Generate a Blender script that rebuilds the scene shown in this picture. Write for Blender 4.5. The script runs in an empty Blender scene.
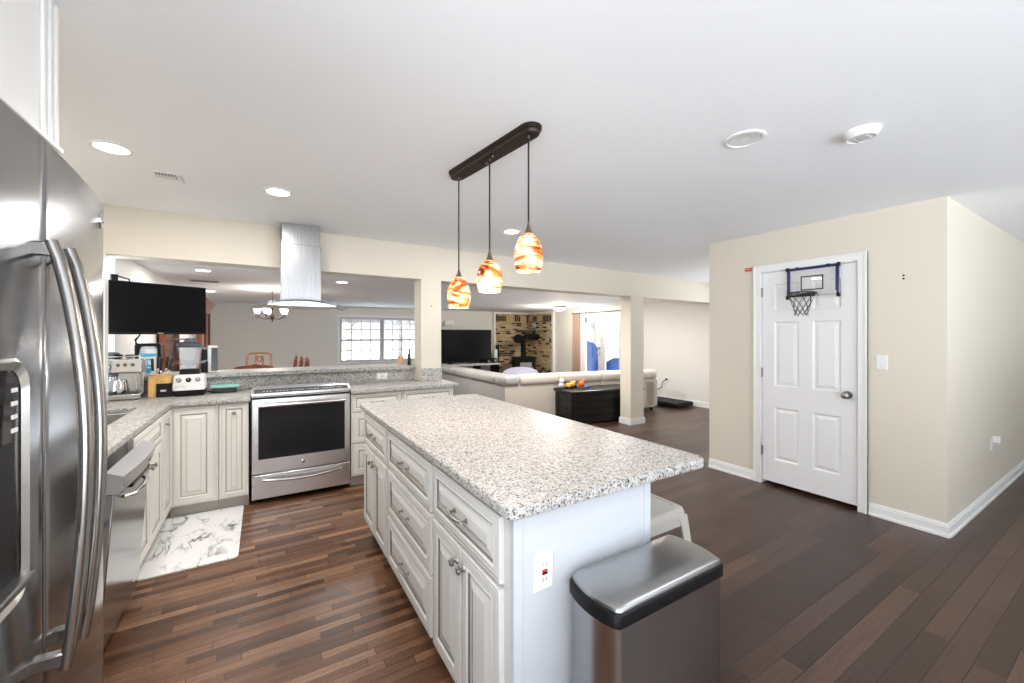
import bpy, bmesh, math, random
from mathutils import Vector, Matrix
random.seed(7)
PI = math.pi
SC = bpy.context.scene
COL = SC.collection

# ------------------------------------------------------------------ camera, world, exposure
cam_d = bpy.data.cameras.new('camera'); cam = bpy.data.objects.new('camera', cam_d); COL.objects.link(cam)
cam.location = (0, 0, 1.41); cam.rotation_euler = (PI/2, 0, math.radians(-31.5))
cam_d.sensor_width = 36; cam_d.lens = 406/1024*36; cam_d.shift_y = -6.5/1024; cam_d.clip_start = .02
SC.camera = cam
SC.view_settings.view_transform = 'Standard'; SC.view_settings.look = 'None'
SC.view_settings.gamma = 1; SC.view_settings.use_curve_mapping = False
SC.view_settings.exposure = 0.5
w = bpy.data.worlds.new('world'); SC.world = w; w.use_nodes = True
SKY, LOW_GLOW = 1.2, 5.5        # overcast sky above, added glow below the horizon to brighten the ceilings
wn_ = w.node_tree; bg = wn_.nodes['Background']; tcw = wn_.nodes.new('ShaderNodeTexCoord'); spw = wn_.nodes.new('ShaderNodeSeparateXYZ'); wr = wn_.nodes.new('ShaderNodeMapRange')
wn_.links.new(tcw.outputs['Generated'], spw.inputs[0]); wn_.links.new(spw.outputs[2], wr.inputs[0])
wr.inputs[1].default_value = -.10; wr.inputs[2].default_value = .02; wr.inputs[3].default_value = LOW_GLOW; wr.inputs[4].default_value = SKY
wn_.links.new(wr.outputs[0], bg.inputs[1]); bg.inputs[0].default_value = (.885, .945, 1, 1)

def area(name, loc, rot, sx, sy, power, col=(1, 1, 1), disk=False, spread=PI):
    l = bpy.data.lights.new(name, 'AREA'); l.shape = 'DISK' if disk else 'RECTANGLE'
    l.size = sx
    if not disk: l.size_y = sy
    l.energy = power; l.color = col; l.spread = spread
    o = bpy.data.objects.new(name, l); o.location = loc; o.rotation_euler = rot; COL.objects.link(o)
    return o
# light comes from the sky and the added low glow through the far windows, the french doors and sides left open behind the camera to let light in
# ------------------------------------------------------------------ materials
def new_mat(name):
    m = bpy.data.materials.new(name); m.use_nodes = True
    return m, m.node_tree, m.node_tree.nodes['Principled BSDF']
def pm(name, col, rough=.5, metal=0, bump=0, bscale=60, var=0, **kw):
    m, nt, b = new_mat(name)
    b.inputs['Base Color'].default_value = (*col, 1); b.inputs['Roughness'].default_value = rough; b.inputs['Metallic'].default_value = metal
    for k, v in kw.items(): b.inputs[k.replace('_', ' ')].default_value = v
    if bump or var:
        tc = nt.nodes.new('ShaderNodeTexCoord'); n = nt.nodes.new('ShaderNodeTexNoise'); n.inputs['Scale'].default_value = bscale; n.inputs['Detail'].default_value = 4
        nt.links.new(tc.outputs['Object'], n.inputs['Vector'])
        if bump:
            bp = nt.nodes.new('ShaderNodeBump'); bp.inputs['Strength'].default_value = bump; bp.inputs['Distance'].default_value = .002
            nt.links.new(n.outputs[0], bp.inputs['Height']); nt.links.new(bp.outputs[0], b.inputs['Normal'])
        if var:
            r = nt.nodes.new('ShaderNodeValToRGB')
            r.color_ramp.elements[0].position = .3; r.color_ramp.elements[1].position = .7
            r.color_ramp.elements[0].color = (*[c*(1-var) for c in col], 1); r.color_ramp.elements[1].color = (*[min(1, c*(1+var)) for c in col], 1)
            nt.links.new(n.outputs[0], r.inputs[0]); nt.links.new(r.outputs[0], b.inputs['Base Color'])
    return m
def emit(name, col, s):
    m, nt, b = new_mat(name); b.inputs['Base Color'].default_value = (*col, 1)
    b.inputs['Emission Color'].default_value = (*col, 1); b.inputs['Emission Strength'].default_value = s
    return m
class N:
    """tiny node-graph helper"""
    def __init__(s, nt): s.nt = nt
    def node(s, t, **kw):
        n = s.nt.nodes.new(t)
        for k, v in kw.items(): setattr(n, k, v)
        return n
    def math(s, op, a, b=None, c=None):
        n = s.node('ShaderNodeMath', operation=op)
        for i, v in enumerate((a, b, c)):
            if v is None: continue
            if isinstance(v, (int, float)): n.inputs[i].default_value = v
            else: s.nt.links.new(v, n.inputs[i])
        return n.outputs[0]
    def link(s, a, b): s.nt.links.new(a, b)
    def coords(s, kind='Object'):
        tc = s.node('ShaderNodeTexCoord'); sp = s.node('ShaderNodeSeparateXYZ'); s.link(tc.outputs[kind], sp.inputs[0])
        return tc.outputs[kind], sp.outputs
    def comb(s, x, y, z=0):
        n = s.node('ShaderNodeCombineXYZ')
        for i, v in enumerate((x, y, z)):
            if isinstance(v, (int, float)): n.inputs[i].default_value = v
            else: s.link(v, n.inputs[i])
        return n.outputs[0]
    def noise(s, vec, scale, detail=3, rough=.5, dist=0):
        n = s.node('ShaderNodeTexNoise'); n.inputs['Scale'].default_value = scale; n.inputs['Detail'].default_value = detail
        n.inputs['Roughness'].default_value = rough; n.inputs['Distortion'].default_value = dist; s.link(vec, n.inputs['Vector']); return n.outputs[0]
    def ramp(s, fac, stops, const=False):
        r = s.node('ShaderNodeValToRGB'); e = r.color_ramp
        if const: e.interpolation = 'CONSTANT'
        while len(e.elements) < len(stops): e.elements.new(.5)
        for el, (p, c) in zip(e.elements, stops): el.position = p; el.color = (*c, 1) if len(c) == 3 else c
        s.link(fac, r.inputs[0]); return r.outputs[0]
    def mix(s, fac, a, b, mode='MIX'):
        n = s.node('ShaderNodeMix', data_type='RGBA', blend_type=mode)
        for sock, v in ((n.inputs[0], fac), (n.inputs[6], a), (n.inputs[7], b)):
            if isinstance(v, (int, float)): sock.default_value = v
            elif isinstance(v, tuple): sock.default_value = (*v, 1)
            else: s.link(v, sock)
        return n.outputs[2]
    def bump(s, h, b, strength=.3, dist=.002):
        n = s.node('ShaderNodeBump'); n.inputs['Strength'].default_value = strength; n.inputs['Distance'].default_value = dist
        s.link(h, n.inputs['Height']); s.link(n.outputs[0], b.inputs['Normal'])
def cells(g, u, v, W, L, rnd=True):
    """rows of width W along v, pieces of length L along u with shifted rows -> (random 0..1, gap distance)"""
    vr = g.math('DIVIDE', v, W); row = g.math('FLOOR', vr); fv = g.math('FRACT', vr)
    if rnd:
        wn = g.node('ShaderNodeTexWhiteNoise', noise_dimensions='1D'); g.link(row, wn.inputs['W']); off = wn.outputs[0]
    else: off = g.math('MULTIPLY', row, .5)
    ur = g.math('ADD', g.math('DIVIDE', u, L), off); col = g.math('FLOOR', ur); fu = g.math('FRACT', ur)
    wn2 = g.node('ShaderNodeTexWhiteNoise', noise_dimensions='2D'); g.link(g.comb(row, col), wn2.inputs['Vector'])
    ev = g.math('MULTIPLY', g.math('MINIMUM', fv, g.math('SUBTRACT', 1, fv)), W)
    eu = g.math('MULTIPLY', g.math('MINIMUM', fu, g.math('SUBTRACT', 1, fu)), L)
    return wn2.outputs[0], g.math('MINIMUM', ev, eu), row
def wood_floor(name, W, L, stops, rough, gapcol, gap=.0012):
    m, nt, b = new_mat(name); g = N(nt); vec, xyz = g.coords()
    r, e, row = cells(g, xyz[0], xyz[1], W, L)
    base = g.ramp(r, stops)
    gv = g.comb(g.math('MULTIPLY', xyz[0], 3.0), g.math('MULTIPLY', xyz[1], 60), g.math('MULTIPLY', row, 3.7))
    gr = g.noise(gv, 1.0, 6, .65, .6)
    base = g.mix(.62, base, g.ramp(gr, [(.3, (.25, .25, .25)), (.62, (1, 1, 1))]), 'MULTIPLY')
    sp = g.noise(vec, 60, 2, .6)
    base = g.mix(.25, base, g.ramp(sp, [(.38, (.3, .28, .26)), (.5, (1, 1, 1))]), 'MULTIPLY')
    line = g.math('LESS_THAN', e, gap)
    g.link(g.mix(line, base, gapcol), b.inputs['Base Color'])
    rr = g.math('ADD', g.math('MULTIPLY', gr, .2), rough); g.link(rr, b.inputs['Roughness'])
    g.bump(g.math('MINIMUM', e, .003), b, .5, .5)
    return m
def brick_mat(name, uax):
    m, nt, b = new_mat(name); g = N(nt); vec, xyz = g.coords()
    r, e, row = cells(g, xyz[uax], xyz[2], .062, .19, True)
    base = g.ramp(r, [(0, (.50, .36, .19)), (.2, (.60, .46, .27)), (.42, (.42, .28, .14)), (.52, (.64, .50, .30)), (.60, (.035, .018, .014)), (.80, (.15, .075, .04)), (.88, (.5, .36, .19))], True)
    n = g.noise(vec, 30, 3)
    base = g.mix(.4, base, g.ramp(n, [(.3, (.45, .4, .36)), (.65, (1, 1, 1))]), 'MULTIPLY')
    g.link(g.mix(g.math('LESS_THAN', e, .005), base, (.5, .42, .3)), b.inputs['Base Color']); b.inputs['Roughness'].default_value = .85
    g.bump(g.math('MINIMUM', e, .008), b, .6, .5)
    return m
def granite_mat(name):
    m, nt, b = new_mat(name); g = N(nt); vec, xyz = g.coords()
    n1 = g.noise(vec, 38, 4, .6, .3); n2 = g.noise(vec, 80, 3, .6, .5); n3 = g.noise(vec, 130, 2, .6, .2)
    base = g.ramp(n1, [(.30, (.38, .365, .34)), (.42, (.47, .46, .435)), (.56, (.565, .555, .535))])
    base = g.mix(1, base, g.ramp(n2, [(.37, (.22, .205, .19)), (.455, (1, 1, 1))]), 'MULTIPLY')
    v = g.node('ShaderNodeTexVoronoi', feature='F1'); v.inputs['Scale'].default_value = 95; g.link(vec, v.inputs['Vector'])
    dark = g.math('MULTIPLY', g.math('LESS_THAN', v.outputs['Distance'], .42), g.math('GREATER_THAN', n2, .545))
    base = g.mix(dark, base, (.045, .04, .04))
    dk2 = g.math('GREATER_THAN', n3, .63); base = g.mix(g.math('MULTIPLY', dk2, .8), base, (.09, .08, .075))
    g.link(base, b.inputs['Base Color']); b.inputs['Roughness'].default_value = .34; b.inputs['Specular IOR Level'].default_value = .12
    return m
def marble_mat(name):
    m, nt, b = new_mat(name); g = N(nt); vec, xyz = g.coords()
    mp = g.node('ShaderNodeMapping'); mp.inputs['Rotation'].default_value = (0, 0, .75); mp.inputs['Scale'].default_value = (1.0, .42, 1); g.link(vec, mp.inputs[0])
    def ridge(sc, wd, dist, off):
        sh = g.node('ShaderNodeVectorMath', operation='ADD'); g.link(mp.outputs[0], sh.inputs[0]); sh.inputs[1].default_value = (off, off*.7, 0)
        n = g.noise(sh.outputs[0], sc, 3, .5, dist*.45); return g.math('MAXIMUM', 0, g.math('SUBTRACT', 1, g.math('DIVIDE', g.math('ABSOLUTE', g.math('SUBTRACT', n, .5)), wd)))
    fade = g.math('MULTIPLY', g.math('MAXIMUM', 0, g.math('SUBTRACT', g.noise(vec, 4.5, 3), .42)), 6)
    vein = g.math('MINIMUM', 1, g.math('MULTIPLY', g.math('ADD', ridge(4.5, .022, .9, 0), g.math('MULTIPLY', ridge(9, .03, 1.2, 3.3), .6)), fade))
    g.link(g.mix(vein, (.86, .86, .85), (.12, .12, .13)), b.inputs['Base Color']); b.inputs['Roughness'].default_value = .35
    return m
def steel_mat(name, col=(.60, .60, .61), rough=.25, axis=2, amt=.06):
    m, nt, b = new_mat(name); g = N(nt); vec, xyz = g.coords()
    s = [420, 420, 420]; s[axis] = 2.5
    mp = g.node('ShaderNodeMapping'); mp.inputs['Scale'].default_value = s; g.link(vec, mp.inputs[0])
    n = g.noise(mp.outputs[0], 1, 3); b.inputs['Metallic'].default_value = 1
    g.link(g.ramp(n, [(.3, tuple(c*.96 for c in col)), (.7, tuple(min(1, c*1.03) for c in col))]), b.inputs['Base Color'])
    g.link(g.math('ADD', g.math('MULTIPLY', n, amt*2), rough-amt), b.inputs['Roughness'])
    g.bump(n, b, .015, .001)
    return m
def swirl_glass(name, shift):
    m, nt, b = new_mat(name); g = N(nt); vec, xyz = g.coords()
    mp = g.node('ShaderNodeMapping'); mp.inputs['Location'].default_value = (shift, shift*1.7, shift*.6); mp.inputs['Rotation'].default_value = (.5, .3, 0); mp.inputs['Scale'].default_value = (4, 4, 12); g.link(vec, mp.inputs[0])
    n = g.noise(mp.outputs[0], 1.0, 5, .6, 2.2)
    c = g.ramp(n, [(.30, (.05, .012, .008)), (.40, (.22, .03, .01)), (.47, (.65, .17, .03)), (.53, (.85, .45, .16)), (.58, (.95, .80, .55)), (.66, (.95, .88, .74)), (.72, (.75, .34, .10)), (.78, (.95, .85, .6))])
    g.link(c, b.inputs['Base Color']); g.link(c, b.inputs['Emission Color']); b.inputs['Emission Strength'].default_value = .34
    b.inputs['Roughness'].default_value = .1
    return m
def wood_mat(name, c1, c2, rough=.4, axis=2):
    m, nt, b = new_mat(name); g = N(nt); vec, xyz = g.coords()
    s = [40, 40, 40]; s[axis] = 4
    mp = g.node('ShaderNodeMapping'); mp.inputs['Scale'].default_value = s; g.link(vec, mp.inputs[0])
    g.link(g.ramp(g.noise(mp.outputs[0], 1, 4, .6, .5), [(.35, c1), (.65, c2)]), b.inputs['Base Color']); b.inputs['Roughness'].default_value = rough
    return m
def glass_mat(name, col=(1, 1, 1), rough=0.02, alpha=.12):
    m, nt, b = new_mat(name); g = N(nt)
    t = g.node('ShaderNodeBsdfTransparent'); t.inputs[0].default_value = (*col, 1)
    gl = g.node('ShaderNodeBsdfGlossy'); gl.inputs['Roughness'].default_value = rough
    mx = g.node('ShaderNodeMixShader'); fr = g.node('ShaderNodeFresnel'); fr.inputs[0].default_value = 1.45
    ge = g.node('ShaderNodeNewGeometry'); g.link(g.math('MULTIPLY', g.math('ADD', fr.outputs[0], alpha*.3), g.math('SUBTRACT', 1, ge.outputs['Backfacing'])), mx.inputs[0]); g.link(t.outputs[0], mx.inputs[1]); g.link(gl.outputs[0], mx.inputs[2])
    g.link(mx.outputs[0], nt.nodes['Material Output'].inputs[0])
    return m

M = {}
M['wall'] = pm('wall_paint_beige', (.70, .645, .55), .6, bump=.04, bscale=180)
M['wall2'] = pm('wall_paint_grey_beige', (.74, .725, .69), .6, bump=.04, bscale=180)
M['ceil'] = pm('ceiling_paint', (.92, .94, .97), .8, bump=.03, bscale=200)
M['trim'] = pm('trim_white', (.82, .82, .81), .35)
M['door'] = pm('door_white', (.80, .80, .80), .4)
M['floor_k'] = wood_floor('oak_strip_floor', .046, .5, [(0, (.085, .036, .018)), (.3, (.16, .073, .038)), (.6, (.22, .108, .058)), (.85, (.30, .158, .09)), (1, (.37, .21, .125))], .27, (.02, .01, .006))
M['floor_w'] = wood_floor('walnut_plank_floor', .09, 1.3, [(0, (.036, .017, .011)), (.4, (.056, .027, .018)), (.75, (.08, .040, .027)), (1, (.118, .063, .044))], .25, (.008, .005, .004), .0016)
M['cab'] = pm('cabinet_antique_white', (.74, .725, .68), .4)
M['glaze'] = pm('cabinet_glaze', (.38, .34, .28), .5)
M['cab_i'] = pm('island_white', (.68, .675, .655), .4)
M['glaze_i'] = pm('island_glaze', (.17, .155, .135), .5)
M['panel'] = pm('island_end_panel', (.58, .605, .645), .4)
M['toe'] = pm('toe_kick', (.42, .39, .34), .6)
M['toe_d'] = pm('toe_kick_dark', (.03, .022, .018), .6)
M['granite'] = granite_mat('speckled_granite')
M['marble'] = marble_mat('marble_print')
M['steel'] = steel_mat('brushed_steel', (.78, .78, .78), .28, 1)
M['steel_t'] = steel_mat('trash_can_steel', (.42, .42, .43), .24, 2)
M['steel_l'] = pm('trash_lid_steel', (.40, .40, .40), .3, 1)
M['steel_f'] = steel_mat('fridge_steel', (.28, .28, .29), .19, 1, .04)
M['steel_h'] = steel_mat('hood_steel', (.38, .38, .385), .27, 2)
M['steel_s'] = pm('satin_steel', (.66, .66, .66), .22, 1)
M['steel_d'] = pm('dark_steel', (.20, .20, .21), .35, 1)
M['handle_f'] = pm('handle_steel', (.36, .34, .32), .22, 1)
M['nickel'] = pm('antique_nickel', (.34, .32, .30), .3, 1)
M['strip'] = pm('dark_key_strip', (.07, .07, .075), .6, Specular_IOR_Level=.15)
M['chrome'] = pm('chrome', (.8, .8, .8), .1, 1)
M['black'] = pm('black_plastic', (.008, .008, .009), .35, Specular_IOR_Level=.2)
M['blackm'] = pm('matte_black', (.010, .009, .009), .6, Specular_IOR_Level=.2)
M['bglass'] = pm('black_glass', (.010, .010, .012), .05, Specular_IOR_Level=.35)
M['screen'] = pm('tv_screen', (.006, .006, .007), .15, Specular_IOR_Level=.1)
M['white'] = pm('white_plastic', (.8, .8, .79), .35)
M['grey'] = pm('grey_plastic', (.25, .25, .26), .4)
M['lgrey'] = pm('light_grey_plastic', (.55, .55, .56), .4)
M['bronze'] = pm('dark_bronze', (.035, .024, .018), .4, .6, bump=.2, bscale=90)
M['bronze_l'] = pm('worn_bronze', (.20, .15, .11), .35, .8)
M['can'] = emit('lamp_glow', (1, .96, .9), 9)
M['bulb'] = emit('bulb_glow', (1, .9, .72), 6)
M['glow'] = emit('frosted_lamp_glass', (1, .93, .8), 2.6)
M['canoff'] = pm('unlit_can_reflector', (.72, .72, .72), .35)
M['blue'] = pm('blue_plastic', (.006, .012, .09), .35)
M['acryl'] = glass_mat('clear_acrylic')
M['glass'] = glass_mat('window_glass')
M['jar'] = pm('blender_jar', (.70, .78, .85), .08, Alpha=.22)
M['jlid'] = pm('jar_lid_rubber', (.05, .06, .075), .4)
M['hglass'] = glass_mat('hood_glass', (.62, .68, .67), .03, .6)
M['net'] = pm('net_cord', (.045, .045, .05), .8)
M['leather'] = pm('pale_grey_leather', (.36, .35, .33), .35, bump=.15, bscale=120)
M['leather_b'] = pm('beige_leather', (.55, .49, .42), .45, bump=.1, bscale=120)
M['resin'] = pm('dark_brown_resin', (.012, .010, .010), .32, Specular_IOR_Level=.25, bump=.5, bscale=60)
M['cherry'] = wood_mat('cherry_wood', (.10, .022, .010), (.24, .062, .026), .3)
M['oak'] = wood_mat('oak_wood', (.30, .12, .03), (.46, .21, .06), .35)
M['block'] = wood_mat('bamboo', (.55, .30, .09), (.72, .44, .16), .4)
M['iron'] = pm('cast_iron', (.006, .006, .006), .6, Specular_IOR_Level=.12, bump=.4, bscale=80)
M['slate'] = pm('grey_slate_shelf', (.20, .20, .19), .6, var=.2, bscale=20)
M['brick_x'] = brick_mat('tan_brick_facing', 0)
M['brick_y'] = brick_mat('tan_brick_side', 1)
M['soldier'] = None
M['curtain'] = pm('rose_curtain', (.33, .225, .185), .8, bump=.3, bscale=200)
M['sheer'] = pm('pale_lilac_lining', (.74, .68, .72), .8)
M['blind'] = pm('white_blind', (.5, .5, .51), .5)
M['lid'] = pm('mint_lid', (.28, .66, .56), .4)
M['cbox'] = glass_mat('container_glass', (.75, .8, .82))
M['canblue'] = pm('canister_blue', (.06, .42, .66), .4)
M['red'] = pm('red_vinyl', (.6, .02, .02), .5)
M['yellow'] = pm('yellow_plastic', (.75, .42, .05), .45)
M['orange'] = pm('orange_plastic', (.75, .16, .02), .45)
M['toyblue'] = pm('toy_blue', (.03, .13, .5), .4)
M['candle'] = pm('peach_wax', (.75, .46, .33), .5)
M['cream'] = pm('cream_wax', (.70, .64, .52), .5)
M['bottle'] = pm('dark_green_glass', (.012, .03, .012), .1)
M['laven'] = pm('lavender_fabric', (.27, .27, .34), .7, bump=.2, bscale=90)
M['lacq'] = pm('dark_lacquer', (.02, .018, .017), .03)
M['cover'] = pm('blue_tarp', (.02, .06, .2), .5, bump=.6, bscale=14)
M['bark'] = pm('pale_bark', (.35, .32, .28), .9, bump=.5, bscale=40)
M['ground'] = pm('pale_patio', (.62, .62, .61), .9, var=.15, bscale=3)
M['stool'] = pm('cream_enamel_metal', (.52, .495, .455), .35)
M['stoolrub'] = pm('stool_wear', (.25, .2, .16), .5)
M['cushion'] = pm('red_cushion', (.25, .06, .04), .7)
M['swg'] = [swirl_glass('swirled_art_glass', .3), swirl_glass('swirled_art_glass_warm', 2.1), swirl_glass('swirled_art_glass_pale', 4.6)]

# ------------------------------------------------------------------ mesh helper
class MB:
    def __init__(s, *mats):
        s.bm = bmesh.new(); s.mats = list(mats); s.cur = 0
    def use(s, m):
        if m not in s.mats: s.mats.append(m)
        s.cur = s.mats.index(m); return s
    def face(s, vs):
        try: f = s.bm.faces.new(vs); f.material_index = s.cur; return f
        except ValueError: return None
    def quad(s, *ps): return s.face([s.bm.verts.new(p) for p in ps])
    def box(s, x0, y0, z0, x1, y1, z1, M_=None):
        P = [Vector((x, y, z)) for z in (z0, z1) for y in (y0, y1) for x in (x0, x1)]
        if M_ is not None: P = [M_ @ p for p in P]
        v = [s.bm.verts.new(p) for p in P]
        for f in ((0, 2, 3, 1), (4, 5, 7, 6), (0, 1, 5, 4), (2, 6, 7, 3), (0, 4, 6, 2), (1, 3, 7, 5)): s.face([v[i] for i in f])
        return s
    def prism(s, poly, vec):
        """poly: 3-D points of a planar outline, extruded by vec"""
        vec = Vector(vec); a = [s.bm.verts.new(p) for p in poly]; b = [s.bm.verts.new(Vector(p)+vec) for p in poly]; n = len(poly)
        s.face(a[::-1]); s.face(b)
        for i in range(n): s.face([a[i], a[(i+1) % n], b[(i+1) % n], b[i]])
        return s
    def loft(s, rings, closed=True, cap=True):
        R = [[s.bm.verts.new(p) for p in r] for r in rings]; n = len(R[0])
        for a, b in zip(R, R[1:]):
            for i in range(n if closed else n-1): s.face([a[i], a[(i+1) % n], b[(i+1) % n], b[i]])
        if cap: s.face(R[0][::-1]); s.face(R[-1])
        return s
    def cyl(s, p0, p1, r0, r1=None, n=16, cap=True):
        r1 = r0 if r1 is None else r1; p0, p1 = Vector(p0), Vector(p1); d = (p1-p0).normalized()
        a = d.orthogonal().normalized(); b = d.cross(a)
        ring = lambda p, r: [p + a*math.cos(t*2*PI/n)*r + b*math.sin(t*2*PI/n)*r for t in range(n)]
        return s.loft([ring(p0, r0), ring(p1, r1)], True, cap)
    def tube(s, pts, r, n=8, closed=False, up=None, flat=1.0):
        pts = [Vector(p) for p in pts]; rings = []; m = len(pts)
        prev = None
        for i, p in enumerate(pts):
            if closed: d = pts[(i+1) % m]-pts[i-1]
            else: d = pts[min(i+1, m-1)]-pts[max(i-1, 0)]
            d.normalize()
            if up is not None: a = (Vector(up)-d*d.dot(Vector(up))).normalized()
            elif prev is None: a = d.orthogonal().normalized()
            else: a = (prev-d*d.dot(prev)).normalized()
            prev = a; b = d.cross(a); rr = r[i] if isinstance(r, (list, tuple)) else r
            rings.append([p + a*math.cos(t*2*PI/n)*rr + b*math.sin(t*2*PI/n)*rr*flat for t in range(n)])
        if closed: rings.append(None)
        if closed:
            R = [[s.bm.verts.new(p) for p in q] for q in rings[:-1]]
            for i in range(m):
                a, b = R[i], R[(i+1) % m]
                for j in range(n): s.face([a[j], a[(j+1) % n], b[(j+1) % n], b[j]])
            return s
        return s.loft(rings)
    def lathe(s, prof, c=(0, 0, 0), n=24, sx=1, sy=1):
        rings = [[Vector((c[0]+r*math.cos(t*2*PI/n)*sx, c[1]+r*math.sin(t*2*PI/n)*sy, c[2]+z)) for t in range(n)] for r, z in prof]
        return s.loft(rings)
    def sphere(s, c, r, nu=16, nv=10, z0=-1, z1=1):
        rx, ry, rz = r if isinstance(r, (tuple, list)) else (r, r, r)
        rings = []
        for j in range(nv+1):
            z = z0+(z1-z0)*j/nv if False else math.sin(math.asin(z0)+(math.asin(z1)-math.asin(z0))*j/nv)
            q = math.sqrt(max(1e-5, 1-z*z))
            rings.append([Vector((c[0]+rx*q*math.cos(t*2*PI/nu), c[1]+ry*q*math.sin(t*2*PI/nu), c[2]+rz*z)) for t in range(nu)])
        return s.loft(rings)
    def rings(s, x0, x1, z0, z1, steps, ax='y', sign=-1, base=0):
        """nested rectangles: steps = [(inset, height, material index)], heights along sign*y from base"""
        R = []
        for ins, hgt, mi in steps:
            y = base+sign*hgt
            R.append([s.bm.verts.new((x, y, z)) for x, z in ((x0+ins, z0+ins), (x1-ins, z0+ins), (x1-ins, z1-ins), (x0+ins, z1-ins))])
        for k in range(len(R)-1):
            s.cur = steps[k+1][2]
            for i in range(4): s.face([R[k][i], R[k][(i+1) % 4], R[k+1][(i+1) % 4], R[k+1][i]])
        s.cur = steps[-1][2]; s.face(R[-1])
        return s
    def grid_slab(s, xs, ys, filled, z0, z1):
        top = {}; bot = {}
        def V(d, i, j, z):
            if (i, j) not in d: d[(i, j)] = s.bm.verts.new((xs[i], ys[j], z))
            return d[(i, j)]
        for i, j in filled:
            s.face([V(top, i, j, z1), V(top, i+1, j, z1), V(top, i+1, j+1, z1), V(top, i, j+1, z1)])
            s.face([V(bot, i, j+1, z0), V(bot, i+1, j+1, z0), V(bot, i+1, j, z0), V(bot, i, j, z0)])
            for (a, b, di, dj) in (((i, j), (i+1, j), 0, -1), ((i+1, j), (i+1, j+1), 1, 0), ((i+1, j+1), (i, j+1), 0, 1), ((i, j+1), (i, j), -1, 0)):
                if (i+di, j+dj) not in filled: s.face([V(bot, *a, z0), V(bot, *b, z0), V(top, *b, z1), V(top, *a, z1)])
        return s
    def xform(s, M_):
        bmesh.ops.transform(s.bm, matrix=M_, verts=s.bm.verts); return s
    def build(s, name, parent=None, bevel=0, smooth=True, seg=2, fix=True, ang=35, loc=None, rot=None, label=None):
        if fix: bmesh.ops.recalc_face_normals(s.bm, faces=s.bm.faces)
        me = bpy.data.meshes.new(name); s.bm.to_mesh(me); s.bm.free()
        for m in s.mats: me.materials.append(m)
        if smooth:
            for p in me.polygons: p.use_smooth = True
            me.set_sharp_from_angle(angle=math.radians(ang))
        o = bpy.data.objects.new(name, me); COL.objects.link(o)
        if parent is not None: o.parent = parent
        if loc: o.location = loc
        if rot: o.rotation_euler = rot
        if bevel:
            b = o.modifiers.new('bevel', 'BEVEL'); b.width = bevel; b.segments = seg; b.limit_method = 'ANGLE'; b.angle_limit = math.radians(40); b.harden_normals = False
        if label: o['label'] = label
        return o
def tag(o, label, cat, group=None):
    o['label'] = label; o['category'] = cat
    if group: o['group'] = group
    return o
def thing(name, label, cat, loc=(0, 0, 0), rz=0, group=None):
    o = bpy.data.objects.new(name, None); COL.objects.link(o); o.location = loc; o.rotation_euler = (0, 0, rz); o.empty_display_size = .1
    return tag(o, label, cat, group)
def struct(o):
    o['kind'] = 'structure'; return o
def copy_tree(o, parent=None):
    c = o.copy(); COL.objects.link(c)
    if parent is not None: c.parent = parent
    for ch in list(o.children): copy_tree(ch, c)
    return c
def text(s_, name, mat, size, parent, loc, rot, depth=.0006):
    cu = bpy.data.curves.new(name, 'FONT'); cu.body = s_; cu.size = size; cu.extrude = depth; cu.align_x = 'CENTER'; cu.align_y = 'CENTER'
    t = bpy.data.objects.new(name, cu); COL.objects.link(t)
    me = bpy.data.meshes.new_from_object(t.evaluated_get(bpy.context.evaluated_depsgraph_get()))
    bpy.data.objects.remove(t); me.materials.append(mat)
    o = bpy.data.objects.new(name, me); COL.objects.link(o); o.parent = parent; o.location = loc; o.rotation_euler = rot
    return o

# ================================================================== SETTING
CH, FC = 2.38, 2.12          # kitchen and family-room ceiling heights
XL, XR, YF, YB = -1.22, 7.3, 10.9, -3.0
def hy(x): return 4.19+.05*x # front plane of the header beam
def wallbox(name, mat, *boxes, **k):
    m = MB(mat)
    for b in boxes: m.box(*b)
    return struct(m.build(name, smooth=False, **k))
wallbox('floor', M['floor_k'], (XL-.2, YB-.2, -.1, 1.15, 4.62, 0))
wallbox('floor', M['floor_w'], (1.15, YB-.2, -.1, 9.2, 4.62, 0), (XL-.2, 4.62, -.1, XR+.12, YF+.12, 0))
wallbox('ceiling', M['ceil'], (XL-.2, YB-.2, CH, 9.2, 4.62, CH+.1))
m = MB(M['ceil']); m.prism([(x, y, FC) for x, y in ((XL-.2, hy(XL)+.02), (XR+.12, hy(XR)+.02), (XR+.12, YF+.12), (XL-.2, YF+.12))], (0, 0, .1)); struct(m.build('ceiling', smooth=False))
wallbox('wall_left', M['wall'], (XL-.14, .35, 0, XL, 4.16, CH))
wallbox('wall_left', M['wall2'], (XL-.1, 4.64, 0, -1.06, YF, FC))
m = MB(M['wall']); m.prism([(x, y, 2.015) for x, y in ((XL, hy(XL)), (XR, hy(XR)), (XR, hy(XR)+.22), (XL, hy(XL)+.22))], (0, 0, CH-2.015)); struct(m.build('wall_header', smooth=False))
wallbox('trim_1', M['trim'], (XL, 4.14, .91, -1.0, 4.22, 2.015))
# half-height wall under the bar and the column at its end
wallbox('wall_half', M['wall2'], (-1.06, 4.52, 0, 1.46, 4.64, 1.03))
wallbox('wall_column', M['wall'], (1.46, hy(1.57), .91, 1.69, 4.5, 2.015))
wallbox('wall_column', M['wall'], (4.9, hy(5.0)+.005, 0, 5.2, 4.66, 2.015))
wallbox('baseboard_column', M['trim'], (4.885, hy(5.0)-.012, 0, 5.217, 4.675, .085), (4.892, hy(5.0)-.005, .085, 5.209, 4.667, .1))
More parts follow.
